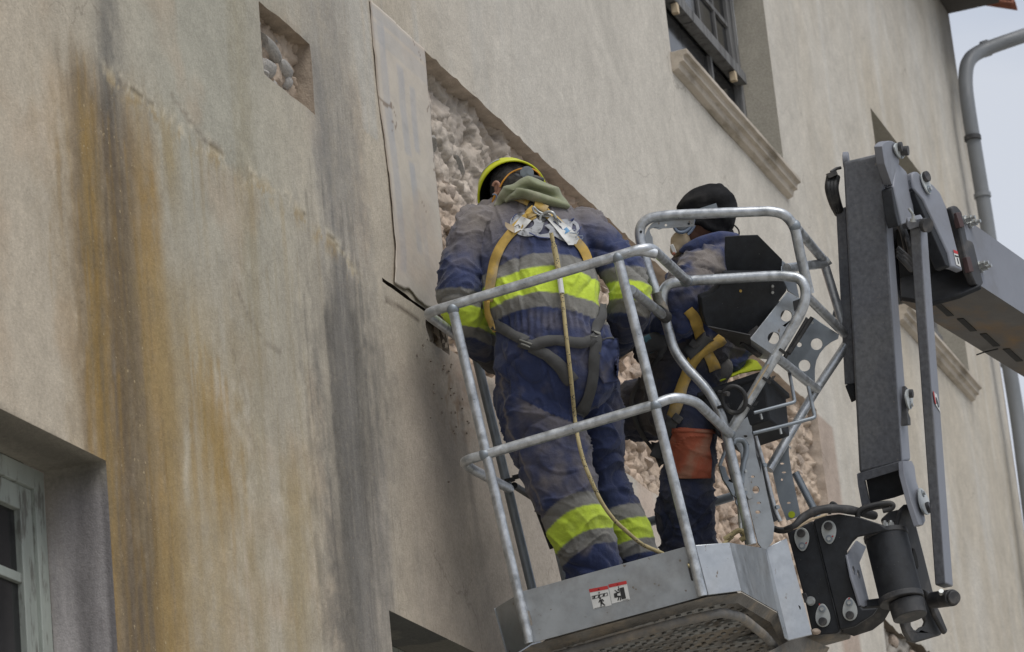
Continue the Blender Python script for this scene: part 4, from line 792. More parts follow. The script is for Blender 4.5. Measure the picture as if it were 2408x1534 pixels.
b = MB(); q = f2(*z('B', 1438, 1143), .0006); b.box(q, f2(1816, 700)-f2(1810, 700), f2(1816, 710)-f2(1816, 700), f2.n, .012, .034, .001); b.build('hinge_plate', MT['blackd'], lift)
MB().cyl(f2(*z('B', 1200, 1157), .0), f2(*z('B', 1200, 1157), .003), .005, 10).build('screw_hole', MT['strap'], lift)
for (u, v) in ((1410, 1350), (1100, 1470)): q = f2(*z('B', u, v)); MB().cyl(q-f2.n*.005, q+f2.n*.014, .008, 8).build('bolt_head', MT['blackd'], lift)
PR('support_bracket', MT['blackd'], bplane(.80), [z('B', 1590, 1235), z('B', 1668, 1205), z('B', 1665, 1290), z('B', 1625, 1345), z('B', 1600, 1300)], .01)
# second, darker drilled plate behind
f6 = bplane(1.18)
dp = [(1745, 75), (1800, 115), (1938, 205), (1930, 238), (1880, 262), (1835, 296), (1795, 345), (1768, 400), (1757, 460), (1757, 560), (1690, 575), (1640, 500), (1525, 385), (1530, 340)]
PR('drilled_side_plate', MT['galvd'], f6, [z('D', *q) for q in dp], .005, holes=[circ(f6, *z('D', 1770, 277), 13.7), circ(f6, *z('D', 1679, 438), 13.7), circ(f6, *z('D', 1641, 282), 5.4)])
for a0, a1 in (((1700, 90), (1530, 380)), ((1735, 80), (1560, 350))): T('cable', [BP(*z('D', *a0), 1.0), BP(*z('D', *a1), .95)], r=.008, m=MT['rubber'])
for q in ((1695, 90), (1738, 118)): c = BP(*z('D', *q), 1.14); MB().cyl(c, c-BB*.012, .006, 6).build('bolt_head', MT['bolt'], lift)
# perforated upright of the gate side
f7 = plane3((1720, 1030, 12.05), (1800, 1030, 12.10), (1790, 1280, 12.02))
pl = [z('D', 1130, 955), z('D', 1180, 880), z('D', 1290, 790), z('D', 1284, 900), z('D', 1302, 1000), z('D', 1318, 1110), z('D', 1355, 1240), z('F', 350, 0), z('F', 402, 260), z('F', 462, 520), z('F', 450, 645), z('F', 400, 712), z('F', 372, 715), z('F', 330, 660), z('F', 250, 330), z('F', 200, 100), z('F', 205, 0), z('D', 1222, 1290), z('D', 1205, 1100), z('D', 1150, 1000)]
PR('perforated_upright', MT['sheet'], f7, pl, .005, holes=[circ(f7, *z('D', 1238, 967), 4.6, 3.0), circ(f7, *z('D', 1250, 1030), 5, 2.6), circ(f7, *z('D', 1293, 1270), 4.6, 2.8), circ(f7, *z('D', 1316, 1368), 8.2, 9), circ(f7, *z('D', 1338, 1466), 4.8, 2.8), circ(f7, *z('F', 330, 412), 6, 4)])
T('gate_post', [f7(*z('D', 1120, 1000), -.03), f7(*z('D', 1210, 1330), -.03), f7(*z('F', 300, 660), -.03)], r=.020, m=MT['galv'])
T('black_conduit', [f7(*z('D', 1345, 1120), -.03), f7(*z('D', 1430, 1480), -.03), f7(*z('F', 490, 480), -.03)], r=.014, m=MT['rubber'])
T('conduit_rail', [f7(*z('D', 1330, 960), -.02), f7(*z('D', 1400, 1200), -.02), f7(*z('D', 1470, 1500), -.02), f7(*z('F', 528, 480), -.02)], r=.008, m=MT['galv'])
T('gate_post', [f7(*z('D', 1312, 950), -.045), f7(*z('D', 1425, 1240), -.045), f7(*z('D', 1500, 1534), -.045)], r=.012, m=MT['galv'])
for v in (1185, 1500): q = f7(*z('D', 1375+(v-1185)*.3, v), .0); MB().cyl(q, q+f7.n*.012, .008, 8).build('bolt_head', MT['galvd'], lift)
f8 = bplane(1.12)
PR('perforated_side_plate', MT['galvd'], f8, [z('D', 1562, 1018), z('D', 1562, 1100), z('D', 1585, 1250), z('F', 580, 0), z('F', 640, 290), z('F', 672, 445), z('F', 560, 480), z('F', 500, 330), z('F', 440, 60), z('D', 1425, 1215), z('D', 1500, 1105)], .005,
   holes=[circ(f8, *z('D', 1512, 1172), 4.8, 2.2), circ(f8, *z('D', 1525, 1238), 5, 2.2), circ(f8, *z('D', 1510, 1292), 2.6), circ(f8, *z('D', 1562, 1466), 4.5, 2.4)])
MB().cyl(f8(*z('F', 600, 432), .001), f8(*z('F', 600, 432), .003), .0125, 20).build('reflector_disc', MT['hiv'], lift)
# zip ties
b = MB()
for c, d0, rr in (((1510, 330), (170, -260), .021), ((1388, 545), (170, -260), .021), ((1258, 738), (170, -260), .021), ((1050, 752), (50, 130), .0205)):
    q = BP(*z('D', *c), .66); dd = BP(*z('D', c[0]+d0[0], c[1]+d0[1]), .66)-q; dd /= np.linalg.norm(dd); b.tube([q-dd*.005, q+dd*.005], rr, 14)
    b.box(q-BB*.0+BA*.026, BA, BB, dd, .012, .012, .016)
q = BP(1197, 1130, .87); b.tube([q-BD*.006, q+BD*.006], .022, 14); b.box(q+BA*.035-BD*.006, BA, BB, BD, .04, .012, .016)
b.build('zip_tie', MT['rubber'], lift, kind='stuff')
# small data plate and cord tied along the diagonal of the guard
fT = bplane(.635); PR('data_plate', MT['sheetb'], fT, [z('D', 1432, 360), z('D', 1445, 366), z('D', 1418, 425), z('D', 1395, 432), z('D', 1400, 412)], .001)
T('cord', bp((*z('D', 1412, 428), .64), (*z('D', 1335, 555), .64), (*z('D', 1255, 690), .645)), r=.0035, m=MT['mask'])
# black ring hung on the rails
c = BP(*z('D', 1152, 693), .62); b = MB(); pts = [c+(BA*math.cos(t)*.043*.94+BD*math.sin(t)*.046)+BB*.01*math.sin(t) for t in [2*math.pi*k/28 for k in range(28)]]
b.tube(pts, .0085, 10, closed=True); b.build('rubber_ring', MT['rubber'], lift)
MB().tube(bp((*z('D', 1040, 640), .63), (*z('D', 1110, 650), .60)), .009, 10).build('ring_clamp', MT['blackd'], lift)
# thin rods that carry the bin
T('bin_rod', bp((*z('D', 1563, 478), .95), (*z('D', 1608, 712), .72), (*z('D', 1300, 792), .66)), r=.0062, rad=.015, m=MT['galvd'])
T('bin_rod', bp((*z('D', 1708, 602), 1.05), (*z('D', 1758, 828), .85), (*z('D', 1490, 898), .80), (*z('D', 1292, 945), .75)), r=.0068, rad=.015, m=MT['galvd'])
for q in ((1350, 800), (1495, 910)): c = BP(*z('D', *q), .74); MB().cyl(c, c+BD*.02, .005, 6).build('bolt_head', MT['bolt'], lift)
# ================================================================== ARM
GB = z
def quadpl(name, m, pts, th=.012, par=None, bevel=.003, label=None, holes=()):
    P_ = [U(*q) if len(q) == 3 else np.asarray(q) for q in pts]; n = np.zeros(3)
    for i in range(len(P_)): n += np.cross(P_[i], P_[(i+1) % len(P_)])
    n /= np.linalg.norm(n)
    if n@(CAM-P_[0]) < 0: n = -n
    return MB().prism(P_, n, th, holes).build(name, m, par or lift, bevel=bevel, smooth=30, label=label)
# jib: box beam with three visible sides
za, zb, zc_ = 12.42, 12.38, 12.55
Atop, Btop, Ctop = U(*z('G', 690, 320), za), U(*z('G', 985, 250), zb), U(*z('G', 1058, 490), zc_)
Abot, Bbot, Cbot = U(*z('H', 810, 1245), za), U(*z('H', 1132, 1165), zb), U(*z('H', 1198, 1150), zc_)
Dtop, Dbot = Atop+(Ctop-Btop), Abot+(Cbot-Bbot)
Ctop2 = U(*z('G', 1020, 250), zc_)
b = MB(); b.add([Atop, Btop, Ctop2, Atop+(Ctop2-Btop), Abot, Bbot, Cbot, Dbot], [(0, 1, 5, 4), (1, 2, 6, 5), (2, 3, 7, 6), (3, 0, 4, 7), (0, 3, 2, 1), (4, 5, 6, 7)])
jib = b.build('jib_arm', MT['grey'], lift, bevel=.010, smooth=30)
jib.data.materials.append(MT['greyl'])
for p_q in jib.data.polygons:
    if abs(p_q.index-1) < .5: p_q.material_index = 1  # side face set paler than the front, its light put into the colour
# boom-side cover channel on its left
quadpl('cable_cover', MT['grey'], [(*z('G', 636, 688), 12.52), (*z('G', 705, 655), 12.50), (*z('H', 776, 570), 12.50), (*z('H', 700, 583), 12.52)], th=.07)
quadpl('cable_cover', MT['black'], [(*z('H', 703, 588), 12.51), (*z('H', 770, 575), 12.50), (*z('H', 782, 700), 12.50), (*z('H', 752, 716), 12.52)], th=.03)
b = MB()
for k in range(3):
    b.tube(catmull([U(*z('G', 590+k*26, 430), 12.47), U(*z('G', 580+k*25, 520), 12.44), U(*z('G', 612+k*20, 630), 12.47), U(*z('G', 650+k*14, 705), 12.54)], 6), .0135, 10)
b.build('hydraulic_hose', MT['rubber'], lift)
b = MB().box(U(*z('G', 606, 412), 12.46), M@np.array([1, -.42, 0]), M@np.array([.4, 1, 0]), M@np.array([0, 0, 1.]), .036, .018, .05)
b.tube([U(*z('G', 600, 395), 12.46), U(*z('G', 640, 370), 12.47), U(*z('G', 672, 362), 12.48)], .006, 8); b.build('hose_clamp', MT['blackd'], lift)
# top lugs and pin
def disc(name, c, ax, r, th, m, par=None, r2=None): c = np.asarray(c); ax = np.asarray(ax)/np.linalg.norm(ax); return MB().cyl(c-ax*th/2, c+ax*th/2, r, 28).build(name, m, par or lift, bevel=.002, smooth=40)
sideN = np.cross(Bbot-Btop, Ctop2-Btop); sideN /= np.linalg.norm(sideN)
if sideN@(CAM-Btop) < 0: sideN = -sideN
pN = sideN      # pins run across the beam
disc('jib_lug', U(*z('G', 712, 305), 12.46), pN, .030, .02, MT['greyl'])
def lugplate(name, m, px, f, th): return PR(name, m, f, px, th)
fs = plane3((*z('G', 1030, 200), 12.36), (*z('G', 1110, 320), 12.52), (*z('G', 1075, 490), 12.42))
lug = []
for t in range(9): a = math.radians(200+t*22); lug.append((1040+62*math.cos(a), 222+62*math.sin(a)))
lug += [(1112, 320), (1080, 485), (1055, 490), (1000, 330)]
PR('jib_lug', MT['greyl'], fs, [z('G', *q) for q in lug], .03)
def pinplate(par, f, c, rot, la, lb_, name='pin_plate', m=None, knob=(0, -1), bolt=(0, 1), kr=.024, zoom='G', off=.012, sc=1.):
    """egg shaped keeper plate with a pin head at one end and a bolt at the other (sizes in crop px)"""
    out = []
    cr_, sr = math.cos(rot), math.sin(rot)
    for t in range(28):
        a = 2*math.pi*t/28; x = la*math.cos(a)*(1-.22*math.sin(a)*(-knob[1])); y = lb_*math.sin(a); out.append(f(*z(zoom, c[0]+x*cr_-y*sr, c[1]+x*sr+y*cr_), off))
    o = MB().prism(out, f.n, .006).build(name, m or MT['pin'], par, bevel=.0012, smooth=30)
    k = (c[0]+knob[0]*la*.5*cr_-knob[1]*lb_*.52*sr, c[1]+knob[0]*la*.5*sr+knob[1]*lb_*.52*cr_); q = f(*z(zoom, *k), off); MB().cyl(q, q+f.n*.014*sc, kr*.8, 20).build('pin_head', MT['blackd'], o, bevel=.002)
    k = (c[0]-bolt[1]*lb_*.55*sr, c[1]+bolt[1]*lb_*.55*cr_); q = f(*z(zoom, *k), off); MB().cyl(q, q+f.n*.0035, .0135*sc, 16).build('washer', MT['galvd'], o); MB().cyl(q, q+f.n*.003, .008*sc, 14).cyl(q+f.n*.003, q+f.n*.011*sc, .0075*sc, 6).build('bolt_head', MT['bolt'], o)
    return o
pinplate(lift, fs, (1092, 238), -.35, 30, 62, kr=.022, off=.012)
MB().cyl(fs(*z('G', 1100, 240), .0), fs(*z('G', 1100, 240), .04), .018).build('pin', MT['blackd'], lift)
# lower end of the jib: dark pocket and cheeks
jb = plane3((*z('H', 810, 1240), za-.003), (*z('H', 1132, 1165), zb-.003), (*z('H', 880, 1480), za-.003))
PR('jib_foot', MT['grey'], jb, [z('H', 793, 1250), z('H', 1128, 1150), z('H', 1150, 1215), z('H', 1235, 1534), z('H', 1195, 1534), z('H', 1120, 1218), z('H', 850, 1300), z('H', 900, 1534), z('H', 838, 1534), z('H', 800, 1330)], .03)
PR('jib_pocket', MT['black'], jb, [z('H', 848, 1302), z('H', 1118, 1217), z('H', 1172, 1402), z('H', 1060, 1440), z('H', 880, 1484)], .02, off=-.05)
fc = plane3((*z('H', 1145, 1150), 12.37), (*z('H', 1222, 1200), 12.52), (*z('H', 1330, 1534), 12.45))
PR('jib_cheek', MT['greyl'], fc, [z('H', 1140, 1150), z('H', 1205, 1152), z('H', 1226, 1198), z('H', 1240, 1310), z('F', 1640, 280), z('F', 1672, 480), z('F', 1655, 515), z('F', 1620, 515), z('F', 1560, 330), z('F', 1500, 100)], .02)
pinplate(lift, fc, (1637, 335), -.30, 38, 112, kr=.026, zoom='F', off=.014, knob=(0, 1), bolt=(0, -1))
pinplate(lift, plane3((*z('H', 1170, 600), 12.45), (*z('H', 1215, 650), 12.55), (*z('H', 1195, 760), 12.47)), (1190, 690), -.08, 26, 78, zoom='H', kr=.02, off=.0, knob=(0, -1))
PR('side_lug', MT['blackd'], plane3((*z('H', 1170, 600), 12.5), (*z('H', 1215, 650), 12.6), (*z('H', 1195, 760), 12.5)), [z('H', 1158, 590), z('H', 1185, 620), z('H', 1200, 700), z('H', 1180, 790), z('H', 1195, 830), z('H', 1198, 885), z('H', 1175, 880)], .03)
# levelling link
lk = [[U(*z('G', 1188, 815), 12.22), U(*z('G', 1268, 800), 12.20), U(*z('G', 1320, 800), 12.28), U(*z('G', 1240, 812), 12.30)], [U(*z('F', 1747, 1000), 12.22), U(*z('F', 1830, 985), 12.20), U(*z('F', 1897, 1010), 12.28), U(*z('F', 1812, 1025), 12.30)]]
b = MB(); b.add(lk[0]+lk[1], [(0, 1, 5, 4), (1, 2, 6, 5), (2, 3, 7, 6), (3, 0, 4, 7), (0, 3, 2, 1), (4, 5, 6, 7)])
link = b.build('levelling_link', MT['grey'], lift, bevel=.006, smooth=30); link.data.materials.append(MT['greyl']); link.data.polygons[1].material_index = 1  # right face coloured paler, as the lit side of the link
quadpl('link_cap', MT['greyl'], [(*z('G', 1170, 800), 12.19), (*z('G', 1175, 765), 12.19), (*z('G', 1280, 740), 12.18), (*z('G', 1318, 800), 12.19), (*z('G', 1318, 850), 12.2), (*z('G', 1270, 800), 12.19), (*z('G', 1185, 828), 12.19)], th=.07)
c = U(*z('G', 1298, 792), 12.18); MB().cyl(c, c+(M@np.array([.6, .05, -.8]))*.02, .026, 20).build('pin_head', MT['blackd'], lift)
c = U(*z('G', 1216, 770), 12.17); b = MB(); b.cyl(c, c-(M@np.array([.0, 1, 0]))*.012, .012, 12).cyl(c-(M@np.array([0, 1., 0]))*.012, c-(M@np.array([.02, 1, 0]))*.028, .006, 8).cyl(c-(M@np.array([.05, .99, 0]))*.03, c-(M@np.array([.3, .9, 0]))*.055, .005, 8).build('grease_nipple', MT['bolt'], lift)
fl_ = plane3((*z('H', 1355, 630), 12.22), (*z('H', 1412, 790), 12.30), (*z('H', 1370, 730), 12.235))
lk_f = plane3((*z('H', 1352, 630), 12.20), (*z('H', 1400, 640), 12.28), (*z('H', 1395, 1000), 12.20))
lab = PR('warning_label', MT['white'], lk_f, [z('H', 1354, 632), z('H', 1385, 655), z('H', 1412, 790), z('H', 1378, 735)], .0008, off=.004, bevel=0)
PR('print', MT['red'], lk_f, [z('H', 1353, 630), z('H', 1362, 636), z('H', 1378, 728), z('H', 1370, 722)], .0008, off=.005, bevel=0)
PR('print', MT['ink'], lk_f, [z('H', 1374, 676), z('H', 1382, 680), z('H', 1394, 720), z('H', 1400, 752), z('H', 1392, 750), z('H', 1386, 725), z('H', 1380, 722)], .0008, off=.005, bevel=0)
# eye at the foot of the link
c0 = U(*z('F', 1735, 1118), 12.30); c1 = U(*z('F', 1890, 1098), 12.16); ax = (c1-c0)/np.linalg.norm(c1-c0)
MB().cyl(c0, c1, .0305, 26).build('link_eye', MT['blackd'], lift, bevel=.003)
MB().cyl(c1-ax*.01, c1+ax*.016, .025, 22).build('pin_head', MT['blackd'], lift, bevel=.003)
q = U(*z('F', 1798, 1065), 12.17); MB().cyl(q, q-(M@np.array([.1, .6, .8]))*.018, .009, 10).build('grease_nipple', MT['bolt'], lift)
# ------ rotator between basket and jib
r1 = plane3((*z('F', 560, 570), 12.20), (*z('F', 980, 450), 12.16), (*z('F', 775, 1400), 12.14))
PR('mount_plate', MT['black'], r1, [z('F', *q) for q in ((562, 572), (640, 545), (768, 480), (830, 730), (985, 1368), (960, 1385), (790, 1400), (765, 1385), (700, 1100))], .03, bevel=.005)
PR('mount_plate', MT['black'], r1, [z('F', *q) for q in ((772, 480), (860, 445), (980, 428), (1150, 455), (1330, 515), (1385, 560), (1300, 575), (1125, 612), (1085, 650), (1040, 720), (1035, 790), (1075, 950), (1140, 1158), (1165, 1188), (1290, 1180), (1250, 1235), (1105, 1330), (990, 1358), (900, 1000), (834, 730))], .03, off=.006, bevel=.006)
T('plate_seam', [r1(*z('F', 772, 490), .007), r1(*z('F', 832, 730), .007), r1(*z('F', 985, 1362), .007)], r=.0012, m=MT['room'], seg=6)
PR('mount_flange', MT['greyl'], plane3((*z('F', 1045, 745), 12.14), (*z('F', 1145, 820), 12.30), (*z('F', 1160, 1160), 12.12)), [z('F', *q) for q in ((1045, 755), (1125, 640), (1200, 690), (1145, 818), (1228, 1150), (1180, 1172), (1150, 1160), (1080, 930))], .008,
   holes=[circ(plane3((*z('F', 1045, 745), 12.14), (*z('F', 1145, 820), 12.30), (*z('F', 1160, 1160), 12.12)), *z('F', 1101, 880), 2.6, 11, rot=-.25), circ(plane3((*z('F', 1045, 745), 12.14), (*z('F', 1145, 820), 12.30), (*z('F', 1160, 1160), 12.12)), *z('F', 1139, 912), 2.6, 11, rot=-.25)])
for (cx, cy, kb) in ((685, 632, (0, -1)), (902, 575, (0, -1)), (852, 1240, (0, 1)), (1069, 1190, (0, 1))):
    pinplate(lift, r1, (cx, cy), -.06, 58, 94, zoom='F', kr=.019, knob=kb, bolt=(0, -kb[1]), off=.012, sc=.95)
b = MB()
for (cx, cy, dx, dy) in ((718, 668, 10, -12), (930, 615, 10, -12), (830, 1160, 0, -14), (1062, 1112, 10, -12)):
    q = r1(*z('F', cx, cy), .022); q2 = r1(*z('F', cx+dx, cy+dy), .022); b.tube([q, q2], .0022, 6)
b.build('paint_mark', MT['red'], lift, kind='stuff')
q = r1(*z('F', 755, 1125), .004); MB().cyl(q, q+r1.n*.006, .017, 18).cyl(q+r1.n*.006, q+r1.n*.022, .013, 6).build('bolt_head', MT['bolt'], lift)
PR('bolt_tab', MT['blackd'], r1, [z('F', *k) for k in ((683, 1062), (715, 1060), (730, 1090), (735, 1140), (705, 1140))], .01, off=.01)
MB().ell(r1(*z('F', 800, 1370), .014), M@np.array([1, 0, 0.]), M@np.array([0, 1., 0]), M@np.array([0, 0, 1.]), .018, .012, .012, 10, 7).build('mortar_crumb', MT['stonew'], lift)
cyA, cyB = U(*z('F', 1352, 590), 12.26), U(*z('F', 1478, 1105), 12.16); ca = (cyB-cyA)/np.linalg.norm(cyB-cyA)
MB().cyl(cyA, cyB, .0775, 44).build('rotator_cylinder', MT['black'], lift, bevel=.004, smooth=40)
MB().cyl(cyA-ca*.004, cyA+ca*.016, .081, 44).build('rotator_collar', MT['blackd'], lift, bevel=.003)
MB().cyl(cyB-ca*.010, cyB+ca*.012, .082, 44).build('rotator_collar', MT['blackd'], lift, bevel=.003)
MB().cyl(cyB+ca*.012+ (M@np.array([.014, 0, 0])), cyB+ca*.072+(M@np.array([.016, 0, 0])), .064, 40, r2=.062).build('rotator_collar', MT['blackd'], lift, bevel=.003)
b = MB()
for k in (-1, 0): q = U(*z('F', 1405+k*48, 545), 12.20); b.cyl(q, q-ca*.022, .011, 6).cyl(q-ca*.022, q-ca*.03, .007, 10)
b.build('bolt_head', MT['bolt'], lift)
r2 = plane3((*z('F', 1500, 370), 12.36), (*z('F', 1690, 900), 12.44), (*z('F', 1560, 1440), 12.30))
kn = [(1478, 392), (1520, 350), (1560, 350), (1605, 530), (1665, 760), (1700, 900), (1745, 1080), (1812, 1362), (1802, 1400), (1600, 1460), (1550, 1445), (1515, 1385), (1488, 1300), (1470, 1200), (1440, 800), (1440, 560)]
PR('knuckle', MT['blackd'], r2, [z('F', *q) for q in kn], .018, bevel=.010, holes=[[r2(*z('F', *q)) for q in ((1560, 1290), (1590, 1262), (1630, 1245), (1668, 1262), (1682, 1290), (1668, 1325), (1640, 1335), (1612, 1362), (1580, 1350), (1562, 1322))]])
PR('knuckle_slot', MT['room'], r2, [z('F', *q) for q in ((1566, 700), (1582, 710), (1602, 770), (1614, 850), (1604, 872), (1586, 840), (1568, 770))], .003, off=.003)
PR('knuckle_rib', MT['blackd'], r2, [z('F', *q) for q in ((1610, 1030), (1650, 1050), (1730, 1200), (1800, 1370), (1780, 1400), (1700, 1260), (1640, 1110))], .02, off=.03, bevel=.008)
quadpl('knuckle_crossbar', MT['blackd'], [(*z('F', 1300, 470), 12.42), (*z('F', 1370, 405), 12.44), (*z('F', 1520, 372), 12.42), (*z('F', 1500, 470), 12.38), (*z('F', 1400, 500), 12.38)], th=.05, bevel=.01)
quadpl('lower_bracket', MT['blackd'], [(*z('F', 1150, 1180), 12.2), (*z('F', 1300, 1160), 12.22), (*z('F', 1420, 1150), 12.24), (*z('F', 1340, 1290), 12.26), (*z('F', 1250, 1360), 12.28), (*z('F', 1100, 1410), 12.3), (*z('F', 1000, 1375), 12.3)], th=.04, bevel=.01)
quadpl('lower_bracket', MT['under'], [(*z('F', 780, 1405), 12.3), (*z('F', 1075, 1395), 12.32), (*z('F', 1075, 1430), 12.34), (*z('F', 890, 1480), 12.4), (*z('F', 600, 1534), 12.4), (*z('F', 580, 1445), 12.3)], th=.03, bevel=.006)
# cable loom lying over the mount
b = MB(); pts = catmull([U(*z('F', 545, 545), 12.12), U(*z('F', 620, 520), 12.10), U(*z('F', 700, 450), 12.12), U(*z('F', 790, 405), 12.12), U(*z('F', 900, 385), 12.12), U(*z('F', 1010, 388), 12.14), U(*z('F', 1130, 408), 12.2), U(*z('F', 1260, 440), 12.3)], 7)
rr = [.007+.009*min(1, i/14)*(1+.10*math.sin(i*.7)) for i in range(len(pts))]; b.tube(pts, rr, 12).build('cable_loom', MT['blackd'], lift)
for (k, rr_, pt) in ((0, .0075, [(460, 535), (500, 548), (560, 548), (600, 535)]), (1, .0075, [(455, 555), (500, 568), (560, 565), (610, 545)]), (2, .006, [(905, 430), (905, 380), (920, 340), (945, 345), (965, 365)]),
                     (3, .010, [(1128, 455), (1135, 415), (1180, 380), (1290, 350), (1380, 342), (1412, 358), (1395, 385), (1330, 402)]), (4, .008, [(1150, 440), (1200, 395), (1300, 372), (1380, 365)])):
    T('cable', catmull([U(*z('F', *q), 12.14+.01*k) for q in pt], 6), r=rr_, m=MT['rubber'], rad=.001, seg=8)
T('cable', catmull([U(*z('F', *q), 12.1) for q in ((640, 545), (740, 480), (880, 432))], 6), r=.004, m=MT['mask'], rad=.001, seg=8)
# ------ main boom, its nose plates
zb0, zb1 = 12.75, 13.6
def bo_(q, t): return U(*z('G', *q), t)
E1, E2 = (2900, 1640), (2900, 2010)     # where the side face runs out of the picture (crop G px)
s = [bo_((1535, 690), 12.75), bo_((2900, 1660), 13.9), bo_((2900, 2010), 13.9), bo_((1718, 1245), 12.75)]
un = bo_((1120, 1362), 12.95), bo_((2300, 2100), 14.0)
dpt = un[0]-s[3]; b = MB(); V = s+[s[0]+dpt, s[1]+dpt, s[2]+dpt, s[3]+dpt]
b.add(V, [(0, 1, 2, 3), (3, 2, 6, 7), (4, 7, 6, 5), (0, 4, 5, 1), (1, 5, 6, 2)])
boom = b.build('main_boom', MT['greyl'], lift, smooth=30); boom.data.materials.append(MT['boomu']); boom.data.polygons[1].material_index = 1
fB = plane3((*z('G', 1535, 690), 12.75), (*z('G', 1718, 1245), 12.75), (*z('G', 2900, 1660), 13.9))
fU = plane3((*z('G', 1718, 1245), 12.75), (*z('G', 1120, 1362), 12.95), (*z('G', 2900, 2010), 13.9))
# rounded nose flange
PR('boom_nose', MT['blackd'], fB, [z('G', *q) for q in ((1478, 668), (1500, 652), (1528, 660), (1560, 700), (1600, 905), (1640, 920), (1652, 950), (1722, 1235), (1700, 1262), (1660, 1240), (1600, 1100), (1545, 850))], .03, off=.012, bevel=.006)
PR('wear_pad', MT['rustpad'], fB, [z('G', *q) for q in ((1498, 712), (1530, 705), (1562, 815), (1530, 822))], .02, off=.022)
PR('wear_pad', MT['rustpad'], fB, [z('G', *q) for q in ((1575, 1042), (1605, 1040), (1632, 1150), (1600, 1155))], .02, off=.022)
PR('boom_nose', MT['black'], plane3((*z('G', 1350, 1360), 12.7), (*z('G', 1718, 1235), 12.7), (*z('G', 1300, 1160), 12.9)), [z('G', *q) for q in ((1110, 1100), (1330, 1160), (1500, 1105), (1590, 1138), (1640, 1190), (1722, 1240), (1560, 1310), (1350, 1368), (1120, 1330))], .02, bevel=.005)
PR('boom_mouth', MT['room'], plane3((*z('G', 1100, 800), 12.95), (*z('G', 1500, 1100), 12.9), (*z('G', 1300, 400), 12.95)), [z('G', *q) for q in ((1060, 500), (1180, 430), (1290, 560), (1500, 690), (1640, 1190), (1350, 1350), (1125, 1300))], .02)
for k, (u, v) in enumerate(((1600, 755), (1640, 785), (1700, 1095), (1722, 1118))):
    q = fB(*z('G', u, v), .0); MB().cyl(q, q+fB.n*.008, .017, 16).cyl(q+fB.n*.008, q+fB.n*.03, .012, 6).cyl(q+fB.n*.03, q+fB.n*.045, .007, 10).build('bolt_head', MT['bolt'], lift)
for k in range(6):
    u0, v0 = 1370+k*172/1.0, 1380+k*113.; PR('boom_slot', MT['room'], fU, [z('G', u0, v0), z('G', u0+50, v0-4), z('G', u0+150, v0+88), z('G', u0+100, v0+92)], .004, off=.003, bevel=0)
T('drag_link', [fU(*z('H', 1690, 340), .01), fU(*z('H', 1740, 322), .01), fU(*z('H', 1850, 295), .01)], r=.003, m=MT['black'], rad=.001, seg=6)
# inner fork plates
fP = plane3((*z('G', 1240, 420), 12.6), (*z('G', 1420, 550), 12.7), (*z('G', 1560, 1130), 12.62))
PR('boom_fork', MT['greyl'], fP, [z('G', *q) for q in ((1208, 440), (1205, 405), (1222, 390), (1248, 392), (1290, 430), (1370, 495), (1420, 552), (1465, 655), (1588, 1135), (1525, 1108), (1500, 1105), (1478, 1000), (1290, 600), (1222, 520))], .03, bevel=.006)
PR('boom_fork', MT['black'], fP, [z('G', *q) for q in ((1208, 440), (1222, 520), (1290, 600), (1478, 1000), (1500, 1105), (1470, 1090), (1380, 880), (1240, 560))], .05, off=-.006, bevel=.004)
pinplate(lift, fP, (1298, 485), -.32, 26, 88, kr=.026, off=.012, knob=(0, -1))
lab = PR('warning_label', MT['white'], fP, [z('G', *q) for q in ((1510, 978), (1542, 990), (1568, 1108), (1535, 1090))], .0008, off=.0025, bevel=0)
PR('print', MT['red'], fP, [z('G', *q) for q in ((1510, 978), (1542, 990), (1546, 1012), (1515, 1002))], .0008, off=.0035, bevel=0)
PR('print', MT['ink'], fP, [z('G', *q) for q in ((1521, 1018), (1548, 1026), (1550, 1036), (1524, 1030))], .0008, off=.0035, bevel=0)
PR('print', MT['ink'], fP, [z('G', *q) for q in ((1536, 1040), (1544, 1043), (1554, 1085), (1546, 1082))], .0008, off=.0035, bevel=0)
fR = plane3((*z('G', 1100, 330), 12.50), (*z('G', 1190, 430), 12.62), (*z('G', 1200, 760), 12.50))
PR('boom_fork', MT['greyl'], fR, [z('G', *q) for q in ((1100, 325), (1160, 385), (1190, 435), (1222, 565), (1215, 620), (1228, 745), (1170, 775), (1130, 790), (1070, 500), (1078, 420))], .025, bevel=.005)
PR('boom_fork', MT['black'], fR, [z('G', *q) for q in ((1070, 500), (1130, 790), (1112, 800), (1088, 700), (1062, 520))], .04, off=-.004, bevel=.003)
b = MB(); rs2 = np.random.RandomState(8)
for k in range(7):
    q0 = np.array([1100+rs2.uniform(0, 60), 800+rs2.uniform(0, 60)]); b.tube(catmull([U(*z('G', q0[0], q0[1]), 12.66), U(*z('G', q0[0]+30, q0[1]+90), 12.6+.02*k), U(*z('G', q0[0]+60, q0[1]+260), 12.7)], 5), .009, 8)
for k in range(3): b.tube(catmull([U(*z('G', 1095, 960+k*26), 12.55), U(*z('G', 1150, 1010+k*30), 12.55), U(*z('G', 1200, 1060+k*34), 12.6)], 5), .010, 8)
b.build('hydraulic_hose', MT['blackd'], lift)
